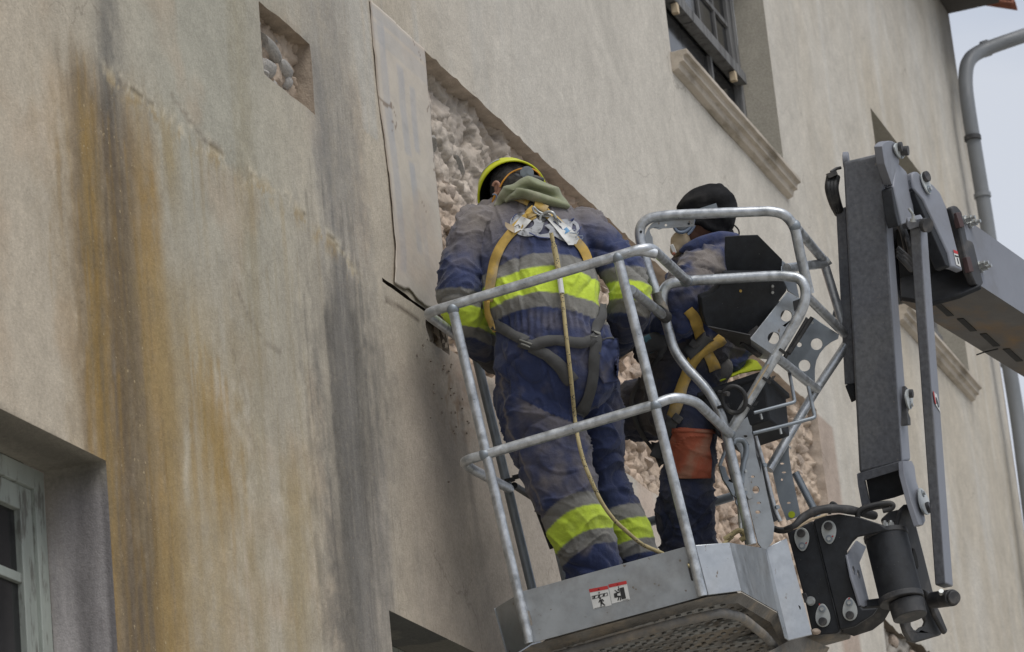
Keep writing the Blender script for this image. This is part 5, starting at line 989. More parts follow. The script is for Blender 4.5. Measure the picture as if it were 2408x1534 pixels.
# ================================================================== THINGS HANGING ON THE BASKET
bin_ = thing('black_plastic_bin', 'black plastic tool bin with flared rim hanging on the basket behind the rubber ring', 'bin', BP(1780, 930, .85))
def BQ(u, v, B): return BP(*z('D', u, v), B)
rim = [BQ(868, 640, .78), BQ(1372, 470, .78), BQ(1565, 640, 1.06), BQ(1080, 800, 1.06)]
rimd = [q+BD*.022 for q in rim]; cR = sum(rim)/4; bot = [cR+(q-cR)*.78+BD*.165 for q in rim]; ins = [cR+(q-cR)*.90 for q in rim]; inb = [cR+(q-cR)*.74+BD*.155 for q in rim]; nk = [cR+(q-cR)*.90+BD*.022 for q in rim]
b = MB(); V = rim+rimd+nk+bot+ins+inb
fa = []
for i in range(4):
    j = (i+1) % 4; fa += [(i, j, 4+j, 4+i), (4+i, 4+j, 8+j, 8+i), (8+i, 8+j, 12+j, 12+i), (i, 16+i, 16+j, j), (16+i, 20+i, 20+j, 16+j)]
fa += [(12, 13, 14, 15), (20, 23, 22, 21)]
b.add(V, fa).build('bin_shell', MT['black'], bin_, bevel=.006, smooth=30)
vis = thing('yellow_plastic_lid', 'dirty yellow-green plastic flap sticking out of the black bin', 'lid', BP(1730, 870, .9))
ff = plane3((*z('D', 935, 560), 12.25), (*z('D', 1370, 460), 12.25), (*z('D', 1200, 400), 12.4))
PR('flap', MT['hiv'], ff, [z('D', *q) for q in ((932, 560), (950, 535), (1050, 515), (1120, 485), (1200, 430), (1245, 395), (1285, 386), (1325, 402), (1372, 462), (1300, 470), (1200, 490), (1120, 520), (1010, 565), (960, 572))], .006, par=vis, bevel=.002)
hk = thing('scaffold_hook', 'large steel scaffold hook clipped to the basket upright, with a smaller carabiner below it', 'hook', f7(*z('D', 1180, 1250)))
fh = lambda u, v, o=.03: f7(*z('D', u, v), o)
b = MB(); pts = catmull([fh(1120, 1035), fh(1130, 1010), fh(1160, 1003), fh(1195, 1015), fh(1215, 1060), fh(1212, 1120), fh(1195, 1180), fh(1185, 1260), fh(1180, 1330)], 6); b.tube(pts, [.012]*len(pts), 12, flat=.8).build('hook_body', MT['galvd'], hk, smooth=60)
MB().tube(catmull([fh(1120, 1030), fh(1065, 1080), fh(1035, 1150), fh(1020, 1195), fh(1040, 1215)], 6), .0065, 10).build('hook_gate', MT['galvd'], hk, smooth=60)
PR('hook_lever', MT['galvd'], f7, [z('D', *q) for q in ((1005, 1215), (1020, 1200), (1045, 1212), (1060, 1270), (1100, 1330), (1180, 1365), (1215, 1395), (1200, 1425), (1130, 1440), (1100, 1420), (1075, 1370), (1030, 1300))], .012, par=hk, off=.045, bevel=.003)
PR('hook_cheek', MT['sheet'], f7, [z('D', *q) for q in ((1190, 1210), (1215, 1230), (1240, 1380), (1262, 1440), (1225, 1455), (1190, 1400), (1180, 1300))], .012, par=hk, off=.04, bevel=.003)
b = MB()
for q in ((1195, 1245), (1190, 1380), (1127, 1415)): b.cyl(fh(*q, .045), fh(*q, .052), .005, 10)
b.build('rivet', MT['bolt'], hk)
b = MB(); b.tube([fh(1160+26*math.cos(t), 1468+26*math.sin(t), .035) for t in [2*math.pi*k/18 for k in range(18)]], .004, 8, closed=True).build('swivel_ring', MT['galvd'], hk)
ca_ = thing('steel_carabiner', 'small steel carabiner with the yellow rope end, hanging from the scaffold hook', 'carabiner', f7(*z('F', 180, 480)))
fq = lambda u, v, o=.03: f7(*z('F', u, v), o)
MB().tube(catmull([fq(150, 350), fq(175, 345), fq(188, 400), fq(200, 480), fq(215, 560), fq(200, 610), fq(170, 600), fq(160, 530), fq(155, 450), fq(148, 380), fq(150, 352)], 5), .0062, 10).build('carabiner_body', MT['bolt'], ca_, smooth=60)
MB().tube([fq(155, 400), fq(163, 500)], .009, 12).build('screw_sleeve', MT['bolt'], ca_)
# ================================================================== PEOPLE
CR, CD, CF = M@np.array([1., 0, 0]), M@np.array([0, 1., 0]), M@np.array([0, 0, 1.])     # right, down, away as seen from the camera
def loft(b, rings, seg=20, sub=5):
    """rings: (px, py, z, half width px, half depth m [, squareness]); smooth spline through them, capped with rounded ends"""
    C_ = np.array([U(*r[:3]) for r in rings]); rx = np.array([r[3]*r[2]/F for r in rings]); rz = np.array([r[4] for r in rings])
    D_ = catmull([np.concatenate([c, [x, w]]) for c, x, w in zip(C_, rx, rz)], sub); D_ = np.array(D_); P_ = D_[:, :3]; n = len(P_)
    Tn = np.gradient(P_, axis=0); Tn /= np.linalg.norm(Tn, axis=1)[:, None]+1e-9; V = []
    def ring(c, t, x, w):
        vd = c-CAM; vd /= np.linalg.norm(vd); l = np.cross(t, vd); l /= np.linalg.norm(l)+1e-9; d = np.cross(l, t)
        return [c+l*x*math.cos(a)+d*w*math.sin(a) for a in [2*math.pi*k/seg for k in range(seg)]]
    rows = []
    e0, e1 = min(rx[0], rz[0]), min(rx[-1], rz[-1])
    for s in (1., .8, .45): rows.append((P_[0]-Tn[0]*e0*s*.8, Tn[0], rx[0]*math.sqrt(max(.01, 1-s*s)), rz[0]*math.sqrt(max(.01, 1-s*s))))
    for i in range(n): rows.append((P_[i], Tn[i], D_[i, 3], D_[i, 4]))
    for s in (.45, .8, 1.): rows.append((P_[-1]+Tn[-1]*e1*s*.8, Tn[-1], rx[-1]*math.sqrt(max(.01, 1-s*s)), rz[-1]*math.sqrt(max(.01, 1-s*s))))
    for r in rows: V += ring(*r)
    m_ = len(rows); Fc = [(i*seg+k, i*seg+(k+1) % seg, (i+1)*seg+(k+1) % seg, (i+1)*seg+k) for i in range(m_-1) for k in range(seg)]+[tuple(range(seg)), tuple((m_-1)*seg+k for k in range(seg))]
    b.add(V, Fc); return P_, D_[:, 3:5]
def hand(b, w, dr, pn, side=1, curl=.9, s=1.):
    """five fingered half closed hand: w wrist, dr pointing direction, pn palm normal"""
    dr = np.asarray(dr)/np.linalg.norm(dr); pn = pn-dr*(pn@dr); pn = pn/np.linalg.norm(pn); sd = np.cross(dr, pn)*side
    b.ell(w+dr*.045*s, sd, pn, dr, .042*s, .017*s, .055*s, 14, 8)
    for k, (off, ln) in enumerate(((-.030, .070), (-.010, .080), (.011, .074), (.030, .058))):
        p0 = w+dr*.082*s+sd*off*s; pts = [p0-dr*.03*s, p0]; a = 0
        for j in range(3): a += curl*(.5+.25*j); q = dr*math.cos(a)+pn*math.sin(a); pts.append(pts[-1]+q*ln*s*(.45, .32, .23)[j])
        b.tube(pts, [.0095*s, .0102*s, .0095*s, .0088*s, .0078*s], 8)
    p0 = w+dr*.025*s-sd*.034*s; b.tube([p0-dr*.01, p0, p0+(dr*.6-sd*.7+pn*.3)*.035*s, p0+(dr*.9-sd*.5+pn*.75)*.062*s], [.013*s, .013*s, .011*s, .009*s], 8)
def remeshed(b, vox, smooth_it=6):
    me = bpy.data.meshes.new('tmp'); me.from_pydata(b.v, [], b.f); o = bpy.data.objects.new('tmp', me); SC.collection.objects.link(o)
    bm = bmesh.new(); bm.from_mesh(me); bmesh.ops.recalc_face_normals(bm, faces=bm.faces); bm.to_mesh(me); bm.free()
    r = o.modifiers.new('r', 'REMESH'); r.mode = 'VOXEL'; r.voxel_size = vox
    s = o.modifiers.new('s', 'SMOOTH'); s.factor = .5; s.iterations = smooth_it
    dg = bpy.context.evaluated_depsgraph_get(); m2 = bpy.data.meshes.new_from_object(o.evaluated_get(dg)); bpy.data.objects.remove(o)
    n = len(m2.vertices); V = np.zeros(n*3); m2.vertices.foreach_get('co', V); Nn = np.zeros(n*3); m2.vertices.foreach_get('normal', Nn)
    return m2, V.reshape(-1, 3), Nn.reshape(-1, 3)
def finish(me, V, name, m, parent, col=None):
    o0 = origin(parent); me.name = name; me.vertices.foreach_set('co', (V-o0).ravel()); me.update(); me.polygons.foreach_set('use_smooth', np.ones(len(me.polygons), bool))
    if col is not None:
        at = me.color_attributes.new('Col', 'FLOAT_COLOR', 'POINT'); at.data.foreach_set('color', np.hstack([np.clip(col, 0, 1), np.ones((len(col), 1))]).astype(np.float32).ravel())
    me.materials.clear(); me.materials.append(m); o = bpy.data.objects.new(name, me); SC.collection.objects.link(o); o.parent = parent; return o
def chain_coord(V, P_):
    """nearest point on a limb's centre line: arc length and distance"""
    P_ = P_[::2] if len(P_) > 30 else P_; L_ = np.concatenate([[0], np.cumsum(np.linalg.norm(np.diff(P_, axis=0), axis=1))]); best = np.full(len(V), 1e9); s = np.zeros(len(V))
    for i in range(len(P_)-1):
        d = P_[i+1]-P_[i]; t = np.clip(((V-P_[i])@d)/(d@d), 0, 1); q = np.linalg.norm(V-P_[i]-t[:, None]*d, axis=1); m_ = q < best; best[m_] = q[m_]; s[m_] = (L_[i]+t*np.linalg.norm(d))[m_]
    return s, best
def ridged(p, s=0): return 1-np.abs(vnoise(p, s))*2
BLUE, BLUED, DUST, HV, GR, SK = [np.array(c) for c in ((.031, .043, .108), (.022, .026, .048), (.25, .215, .175), (.52, .66, .06), (.19, .185, .17), (.36, .19, .13))]
class Skin:
    """raycaster from the camera side onto a finished body, for laying straps and prints on cloth"""
    def __init__(s, o):
        me = o.data; n = len(me.vertices); V = np.zeros(n*3); me.vertices.foreach_get('co', V); V = V.reshape(-1, 3)+origin(o.parent)
        s.t = BVHTree.FromPolygons([Vector(q) for q in V], [p.vertices[:] for p in me.polygons])
    def hit(s, px, py, off=0., default=12.):
        r = M@np.array([(px-CX)/F, (py-CY)/F, 1.]); l = np.linalg.norm(r); h = s.t.ray_cast(Vector(CAM), Vector(r/l))
        if h[0] is None: return None
        return np.array(h[0])+np.array(h[1])*off*(1 if np.array(h[1])@r < 0 else -1)
def smooth_seq(P_, it=3):
    P_ = [np.array(q) for q in P_]
    for _ in range(it):
        Q = [q.copy() for q in P_]
        for i in range(1, len(P_)-1): Q[i] = (P_[i-1]+2*P_[i]+P_[i+1])/4
        P_ = Q
    return P_
def strap(name, sk, pts, w, m, parent, off=.005, n=7, zfall=None, label=None, it=4, th=.0025):
    """webbing: picture path laid on the body, w wide (px), with real thickness"""
    path = catmull([np.array([a, b, 0.]) for a, b in pts], n); L1, L2, L3 = [], [], []; last = None
    for i, q in enumerate(path):
        t = path[min(i+1, len(path)-1)]-path[max(i-1, 0)]; t /= np.linalg.norm(t)+1e-9; nn = np.array([-t[1], t[0]])
        row = []
        ww = w[0]+(w[1]-w[0])*i/(len(path)-1) if hasattr(w, '__len__') else w
        for k in (-1, 0, 1):
            x, y = q[0]+nn[0]*ww/2*k, q[1]+nn[1]*ww/2*k; hp = sk.hit(x, y, off)
            if hp is None: hp = U(x, y, last if last else (zfall or 12.))
            else: last = float((hp-CAM)@CF)
            row.append(hp)
        # keep the webbing flat across its width
        zz = min(float((r-CAM)@CF) for r in row); row = [r-(CF*max(0, float((r-CAM)@CF)-zz-.02)) for r in row]
        L1.append(row[0]); L2.append(row[1]); L3.append(row[2])
    L1, L2, L3 = smooth_seq(L1, it), smooth_seq(L2, it), smooth_seq(L3, it); nP = len(L1); b = MB(); V = L1+L2+L3
    b.add(V, [(i, i+1, nP+i+1, nP+i) for i in range(nP-1)]+[(nP+i, nP+i+1, 2*nP+i+1, 2*nP+i) for i in range(nP-1)])
    o = b.build(name, m, parent, smooth=60, label=label); s = o.modifiers.new('t', 'SOLIDIFY'); s.thickness = th; s.offset = 0; return o
def decal(name, sk, poly, m, parent, off=.004, holes=(), dens=3.5):
    """flat printed piece following the cloth"""
    cx, cy = np.mean([q[0] for q in poly]), np.mean([q[1] for q in poly]); loops = [poly]+list(holes)
    bm = bmesh.new(); tri = tessellate_polygon([[Vector((a, b, 0)) for a, b in l] for l in loops]); allp = [q for l in loops for q in l]
    vs = [bm.verts.new((a, b, 0)) for a, b in allp]
    for t in tri:
        try: bm.faces.new([vs[i] for i in t])
        except ValueError: pass
    for _ in range(6):
        e = [e for e in bm.edges if e.calc_length() > dens]
        if not e: break
        bmesh.ops.subdivide_edges(bm, edges=e, cuts=1); bmesh.ops.triangulate(bm, faces=bm.faces)
    V = []
    for v in bm.verts:
        q = sk.hit(v.co.x, v.co.y, off); V.append(q)
    good = [float((q-CAM)@CF) for q in V if q is not None]; zf = float(np.median(good)) if good else 12.
    bm.verts.index_update(); zs_ = np.array([float((q-CAM)@CF) if q is not None else zf for q in V]); z0_ = zs_.copy(); nb_ = [[e.other_vert(v).index for e in v.link_edges] for v in bm.verts]
    for _ in range(8): zs_ = np.array([.5*zs_[i]+.5*np.mean(zs_[n]) if n else zs_[i] for i, n in enumerate(nb_)])
    zs_ = np.minimum(zs_-.001, z0_-.0005); V = [U(v.co.x, v.co.y, zk) for v, zk in zip(bm.verts, zs_)]; Fc = [tuple(v.index for v in f.verts) for f in bm.faces]
    b = MB(); b.add(V, Fc); bm.free(); return b.build(name, m, parent, smooth=80)

# ---------------------------------------------------------------- worker with the helmet
def foot(px, B):
    a = (px-1245-B*90)/700.; q = O0+BA*a+BB*B
    for _ in range(4): x = proj(q)[0][0]; q = q+BA*(px-x)/700.
    return q-BD*.03
w1 = thing('person', 'worker seen from behind in blue overalls with yellow bands, head bent under a yellow helmet', 'person', foot(1430, .45), 'workers in the basket')
b = MB(); zt = 11.92
tor = loft(b, [(1237, 492, 12.10, 60, .085), (1240, 530, 12.06, 118, .12), (1252, 590, 12.0, 138, .145), (1262, 645, 11.95, 136, .15), (1275, 705, 11.89, 137, .15), (1288, 752, 11.86, 126, .145), (1300, 800, 11.84, 134, .15), (1306, 850, 11.84, 143, .155), (1308, 905, 11.86, 138, .15)], 32)
ll = loft(b, [(1252, 890, 11.85, 84, .13), (1262, 925, 11.85, 96, .135), (1275, 985, 11.84, 94, .13), (1299, 1065, 11.82, 88, .12), (1324, 1140, 11.78, 78, .11), (1343, 1195, 11.76, 74, .10), (1364, 1247, 11.75, 71, .095), (1388, 1310, 11.75, 66, .09), (1408, 1370, 11.76, 62, .09), (1425, 1430, 11.78, 54, .08)], 26)
rl = loft(b, [(1392, 900, 11.95, 62, .12), (1400, 970, 11.98, 62, .12), (1410, 1060, 12.0, 56, .11), (1425, 1135, 12.0, 46, .10), (1448, 1180, 11.99, 50, .10), (1462, 1225, 11.98, 54, .095), (1478, 1270, 11.98, 54, .09), (1493, 1320, 11.99, 52, .09), (1508, 1380, 12.0, 50, .085), (1515, 1430, 12.0, 44, .08)], 24)
la = loft(b, [(1130, 535, 12.02, 44, .075), (1106, 562, 12.0, 50, .08), (1090, 610, 11.97, 47, .08), (1083, 665, 11.92, 47, .078), (1086, 712, 11.90, 50, .075), (1106, 757, 11.95, 44, .068), (1132, 800, 12.06, 38, .058), (1160, 838, 12.18, 32, .05), (1190, 862, 12.28, 24, .035)], 22)
ra = loft(b, [(1370, 545, 12.04, 44, .075), (1400, 562, 12.02, 48, .08), (1440, 605, 11.98, 48, .08), (1474, 655, 11.93, 46, .078), (1484, 705, 11.90, 47, .075), (1474, 755, 11.95, 43, .066), (1452, 795, 12.06, 38, .058), (1420, 825, 12.2, 32, .05), (1380, 845, 12.32, 24, .035)], 22)
b.ell(U(1128, 528, 12.04), CR, CD, CF, .085, .07, .09); b.ell(U(1374, 536, 12.06), CR, CD, CF, .085, .07, .09)
for r, q in (((1192, 500, 12.1), 0), ((1285, 505, 12.1), 0)): b.ell(U(*r), CR, CD, CF, .10, .055, .09)
body, V, N0 = remeshed(b, .0058, 7)
S = {}; 
for k, c in (('t', tor), ('ll', ll), ('rl', rl), ('la', la), ('ra', ra)): S[k] = chain_coord(V, c[0])
pxy, zz = proj(V); X_, Y_ = pxy[:, 0], pxy[:, 1]
rr_ = {k: S[k][1]/np.interp(S[k][0], np.linspace(0, S[k][0].max()+1e-6, len(c[1])), c[1].max(1)) for k, c in (('t', tor), ('ll', ll), ('rl', rl), ('la', la), ('ra', ra))}
lab_ = np.array(['t', 'll', 'rl', 'la', 'ra'])[np.argmin(np.stack([rr_[k]*(1.0 if k != 't' else 1.06) for k in ('t', 'll', 'rl', 'la', 'ra')]), 0)]
# local axes for cloth folds
ad = tor[0][-1]-tor[0][2]; ad /= np.linalg.norm(ad); L0 = np.cross(ad, CF); L0 /= np.linalg.norm(L0); F0 = np.cross(L0, ad)
q = np.stack([V@L0, V@ad, V@F0], 1)
is_arm = (lab_ == 'la') | (lab_ == 'ra'); is_leg = (lab_ == 'll') | (lab_ == 'rl'); st, sL = S['t'][0], S['ll'][0]
# folds: big lazy ones everywhere, diagonal on the arms and legs, pleats at the elasticated waist
def folds(q, dirx, k1, k2, s): # ridges running across 'dirx' slope
    r = np.stack([q[:, 0]*k1[0]+q[:, 1]*dirx, q[:, 1]*k1[1]-q[:, 0]*dirx*.3, q[:, 2]*k1[2]], 1); w_ = fbm(q*5, 2, s+9)*.8; r = r+w_[:, None]; a_n = np.abs(vnoise(r, s)); b_n = np.abs(vnoise(r*1.9+5, s+3)); return 1.7*(1-np.exp(-a_n*8))-1.25+1.15*np.exp(-b_n*9)
f_t = .0065*folds(q, 1.5, (13, 3.2, 5), 0, 11)+.004*folds(q, -3, (9, 5, 5), 0, 19)
f_l = .0085*folds(q, 4., (4, 7.5, 4.5), 0, 23)+.0045*folds(q, -6., (6, 8, 5), 0, 29)+.0012*folds(q, 3, (14, 18, 12), 0, 37)
f_a = .0085*folds(q, -6., (5, 9, 5), 0, 41)+.0045*folds(q, 7., (6, 9, 5), 0, 43)+.0014*folds(q, 3, (15, 19, 13), 0, 47)
dsp = np.where(is_leg, f_l, np.where(is_arm, f_a, f_t))
wl_y = 752+.0*X_; wy = Y_-(748+((X_-1290)/135)**2*16)       # waistband height on the picture
pleat = np.exp(-(wy/24)**2); lin = (X_-1290)
dsp += (~is_arm)*pleat*(.0050*np.sin(lin*.42+2*fbm(q*9, 2, 51))-.004)+(~is_arm)*np.exp(-((wy-0)/5.)**2)*-.0015*np.cos(wy*.9)
dsp += (~is_arm)*.007*np.exp(-((wy-52)/34)**2)*ridged(np.stack([lin*.045+wy*.012, wy*.012, 0*lin], 1)+.6*fbm(q*4, 2, 3)[:, None], 53)
dsp += (~is_arm)*.006*np.exp(-((wy+48)/30)**2)*ridged(np.stack([lin*.035, wy*.010+7, 0*lin], 1), 57)
dsp -= (~is_leg & ~is_arm)*0
V1 = V+N0*dsp[:, None]
# ---- colours: cloth dye, sewn bands, plaster dust; shade painted into the right leg
dn = fbm(q*[7, 6, 7], 4, 61); dn2 = fbm(q*[22, 20, 22], 3, 63); c_ = np.tile(BLUE, (len(V), 1))
c_ *= (1+.25*dn)[:, None]
def mixc(m_, cc, only=None):
    global c_
    m_ = np.clip(m_, 0, 1)*(1 if only is None else only); c_ = c_*(1-m_[:, None])+np.asarray(cc)*m_[:, None]
mixc(.9*(lab_ == 'rl'), BLUE*.72)  # right leg darkened, its shade put into the cloth colour
mixc(sstep(-.05, .6, dn+.3*dn2)*np.where(is_leg, .34, .2), DUST*.8)
mixc(sstep(.1, .6, fbm(q*[3.5, 2.5, 3], 4, 67)+.35*dn2)*.42*(lab_ == 'll'), DUST)
mixc((lab_ == 'll')*.45*np.exp(-((X_-1325)/60)**2-((Y_-925)/60)**2)*sstep(-.3, .4, dn2+dn), DUST)
shoulder = 1-sstep(475, 575, Y_+55*dn+14*dn2-60*np.exp(-((X_-1130)/60)**2)); mixc(shoulder*.6*(X_ < 1450), DUST*1.02)
mixc(.28*is_arm*(X_ < 1200)*(1-sstep(560, 700, Y_+60*dn))*sstep(-.4, .3, dn2), DUST)
def band(crd, e0, e1, e2, e3, sel, soft=1.6, hv=HV, g=GR):
    gm = sstep(e0-soft, e0+soft, crd)*(1-sstep(e3-soft, e3+soft, crd)); ym = sstep(e1-soft, e1+soft, crd)*(1-sstep(e2-soft, e2+soft, crd))
    mixc(gm, g*(1+0*dn.mean()), sel); mixc(ym, hv, sel)
bt = Y_-(np.abs(X_-1258)/140)**2*46+((X_-1262)*.13)         # bands sag away at the sides
band(bt, 598, 630, 688, 722, (lab_ == 't')*1.)
def along(c, a, b_, s_): A, B = np.array(a, float), np.array(b_, float); d = B-A; L_ = np.linalg.norm(d); d /= L_; n2 = np.array([-d[1], d[0]]); w_ = (pxy-A)@n2; return (pxy-A)@d-np.abs(w_)**2*s_
cl = along(0, (1330, 1130), (1410, 1340), .0042); band(cl, 36, 70, 128, 164, (lab_ == 'll')*1.)
cl = along(0, (1450, 1170), (1500, 1340), .004); band(cl, 20, 54, 104, 138, (lab_ == 'rl')*1., hv=HV*.85)  # yellow dimmed to match the shade painted on this leg
cl = along(0, (1086, 640), (1100, 800), .004); band(cl-(X_-1086)*.22, 38, 74, 122, 150, (lab_ == 'la')*1.)
cl = along(0, (1476, 620), (1462, 800), .004); band(cl+(X_-1476)*.06, 6, 40, 82, 114, (lab_ == 'ra')*1.)
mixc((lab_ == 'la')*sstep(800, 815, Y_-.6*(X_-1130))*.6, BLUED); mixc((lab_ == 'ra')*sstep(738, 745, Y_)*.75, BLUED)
mixc(sstep(.05, .5, dn2+.6*dn)*.13, DUST)
# seams down the outer leg
sx = np.interp(Y_, [800, 900, 1000, 1100, 1180, 1240], [1184, 1178, 1200, 1240, 1275, 1300]); mixc((lab_ == 'll')*(Y_ < 1200)*.45*(1-sstep(1.2, 3.2, abs(X_-sx))), DUST)
hid_skin = (Y_ > 845)&is_arm; mixc(hid_skin*1., np.array([.05, .045, .045]))
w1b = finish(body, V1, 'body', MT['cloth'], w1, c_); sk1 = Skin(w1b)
# head, neck, ear, face
b = MB(); hc = U(1212, 452, 12.16); hu = M@np.array([-.33, -.60, .73]); hu /= np.linalg.norm(hu); hl = M@np.array([.93, -.36, 0.]); hl -= hu*(hl@hu); hl /= np.linalg.norm(hl); hf = np.cross(hl, hu)
if hf@CF < 0 and False: hf = -hf
if hf@CD < 0: hf = -hf        # the face looks down and away
b.ell(hc, hl, hf, hu, .082, .098, .108, 28, 18); b.ell(hc-hu*.07+hf*.045, hl, hf, hu, .058, .06, .062, 20, 12)
b.ell(hc-hu*.02+hf*.105, hl, hf, hu, .014, .022, .024, 10, 8); b.tube([hc-hu*.04-hf*.02, U(1232, 498, 12.10)], [.062, .075], 20)
b.ell(hc-hu*.075+hf*.098, hl, hf, hu, .028, .010, .008, 10, 6)
for s in (-1, 1): b.ell(hc-hu*.003+hf*.088+hl*s*.034, hl, hf, hu, .022, .012, .008, 10, 6)
me, Vh, Nh = remeshed(b, .005, 4)
loc = Vh-hc; hgt = loc@hu; fr = loc@hf; hairm = (sstep(-.075, -.06, hgt-.5*fr+.006*vnoise(Vh*60))*(1-sstep(.055, .07, fr-.0*hgt)))
cH = np.array(SK)*(1-hairm[:, None])+np.array([.028, .025, .023])*hairm[:, None]*(1+.8*fbm(Vh*[90, 90, 90], 2, 3)[:, None])
Vh = Vh+Nh*(hairm*.006*(1+fbm(Vh*70, 3, 4)))[:, None]
head = finish(me, Vh, 'head', MT['cloth'], w1, cH)
e0 = U(1167, 443, 12.08); b = MB(); pts = [e0+CR*.012*math.cos(t)*1.0+CD*(.022*math.sin(t))-CF*.004*math.cos(t) for t in np.linspace(-2.8, 2.3, 14)]
b.tube(pts, .0058, 10); b.ell(e0+CR*.004+CF*.006, CR, CD, CF, .011, .021, .008, 14, 10); b.ell(e0+CD*.022+CR*.004, CR, CD, CF, .008, .009, .006, 10, 8)
b.build('ear', MT['skin'], w1, smooth=60)
e1 = U(1262, 428, 12.14); b = MB(); b.ell(e1, CR, CD, CF, .008, .02, .012).build('ear', MT['skin'], w1)
for s in (-1, 1): MB().ell(hc-hu*.004+hf*.094+hl*s*.034, hl, hf, hu, .012, .008, .006, 10, 6).build('eye', MT['white'], w1)
# hood bunched at the neck
b = MB(); 
loft(b, [(1172, 484, 12.04, 7, .02), (1192, 458, 12.02, 12, .03), (1222, 437, 12.0, 13, .035), (1252, 434, 12.0, 13, .04), (1282, 444, 12.01, 14, .04), (1306, 460, 12.02, 12, .035), (1326, 478, 12.03, 8, .025)], 16)
loft(b, [(1192, 474, 12.0, 7, .025), (1226, 456, 11.97, 10, .03), (1262, 465, 11.955, 12, .03), (1298, 475, 11.965, 11, .028), (1328, 483, 11.99, 7, .02)], 14)
b.ell(U(1250, 466, 12.03), CR, CD, CF, .09, .04, .06)
me, Vd, Nd = remeshed(b, .0045, 5); qd = np.stack([(Vd@CR), (Vd@CD), (Vd@CF)], 1); Vd = Vd+Nd*(.009*ridged(np.stack([qd[:, 0]*6+qd[:, 1]*10, qd[:, 1]*26-qd[:, 0]*8, qd[:, 2]*6], 1), 3)+.003*ridged(qd*[18, 40, 18], 5))[:, None]
finish(me, Vd, 'hood', MT['hood'], w1)
# helmet: shell with inner side, rim, tape, lining, ratchet
hcen = U(1203, 458, 12.17); HU = M@np.array([-.26, -.42, .87]); HU /= np.linalg.norm(HU); HL = M@np.array([.93, -.33, 0.]); HL -= HU*(HL@HU); HL /= np.linalg.norm(HL); HF = np.cross(HL, HU)
def shell(rl_, rf, ru, t0=0., n=40, m_=14):
    V = []
    for j in range(m_+1):
        t = math.pi/2*(1-j/m_)*1.0+t0*(1-j/m_)
        for i in range(n):
            a = 2*math.pi*i/n; s_ = math.sin(t); br = .006*max(0, (t-1.45)*8); V.append(hcen+HL*(rl_*s_+br*1)*math.cos(a)+HF*(rf*s_+br)*math.sin(a)+HU*ru*math.cos(t))
    return V, [(j*n+i, j*n+(i+1) % n, (j+1)*n+(i+1) % n, (j+1)*n+i) for j in range(m_) for i in range(n)]
hel = MB().add(*shell(.119, .134, .145, .10)).build('helmet', MT['hel'], w1, smooth=60); s = hel.modifiers.new('t', 'SOLIDIFY'); s.thickness = .0045; s.offset = -1
MB().add(*shell(.110, .124, .134, .04)).build('helmet_lining', MT['hpad'], hel, smooth=60)
rimp = [hcen-HU*.013+HL*.1245*math.cos(a)+HF*.1395*math.sin(a) for a in np.linspace(0, 2*math.pi, 48, endpoint=False)]
MB().tube(rimp, .0042, 8, closed=True).build('helmet_rim', MT['hel'], hel, smooth=60)
cand = np.linspace(0, 2*math.pi, 180); hp_ = proj(hcen)[0]; A0 = max(cand, key=lambda a: -((proj(hcen+HL*math.cos(a)*.1+HF*math.sin(a)*.1)[0]-hp_)@np.array([.75, .66])))
b = MB(); tp = []
for k, a in enumerate(np.linspace(A0-.55, A0+.35, 16)):
    for tt in (1.22, 1.36): tt2 = tt-.10*math.sin((k/15)*math.pi*.5); s_ = math.sin(tt2); tp.append(hcen+HL*.1203*s_*math.cos(a)+HF*.1353*s_*math.sin(a)+HU*.1463*math.cos(tt2))
tape_sign = 1
b.add(tp, [(2*k, 2*k+1, 2*k+3, 2*k+2) for k in range(15)]).build('reflective_tape', MT['heltape'], hel, smooth=60)
kc = U(1239, 407, 12.07); b = MB(); b.cyl(kc+CF*.014, kc, .0245, 26).cyl(kc, kc-CF*.002, .021, 26)
for a in (.5, 2.6, 4.7): b.box(kc-CF*.003+(CR*math.cos(a)+CD*math.sin(a))*.009, CR*math.cos(a)+CD*math.sin(a), -CR*math.sin(a)+CD*math.cos(a), CF, .018, .004, .003)
b.build('ratchet_knob', MT['galvd'], hel, smooth=40)
MB().tube(catmull([U(1206, 409, 12.10), U(1215, 415, 12.08), U(1228, 418, 12.08), U(1238, 416, 12.08), U(1262, 420, 12.09), U(1274, 424, 12.11)], 5), .011, 10, flat=1.).build('nape_band', MT['blackd'], hel, smooth=60)
MB().tube(catmull([U(1271, 424, 12.10), U(1266, 407, 12.09), U(1245, 396, 12.09), U(1222, 398, 12.08), U(1200, 408, 12.08), U(1184, 425, 12.07), U(1176, 440, 12.07)], 6), .0032, 8).build('mask_strap', MT['orange'], w1, smooth=60)
MB().tube(catmull([U(1166, 455, 12.06), U(1160, 470, 12.06), U(1158, 484, 12.07)], 5), .0042, 8).build('mask_strap', MT['orange'], w1, smooth=60)
MB().tube(catmull([U(1158, 458, 12.05), U(1166, 458, 12.05), U(1169, 468, 12.05), U(1166, 478, 12.06)], 5), .003, 8).build('spectacle_arm', MT['goggle'], w1, smooth=60)
# boots
for (x, y) in ((1432, 1462), (1520, 1442)):
    f_ = foot(x, .42 if x < 1480 else .62); b = MB(); b.ell(f_-BD*.05+BB*.06, BA, BB, BD, .052, .14, .05); b.ell(f_-BD*.11, BA, BB, BD, .055, .06, .09); me, Vb, Nb = remeshed(b, .01, 4); finish(me, Vb, 'boot', MT['boot'], w1)
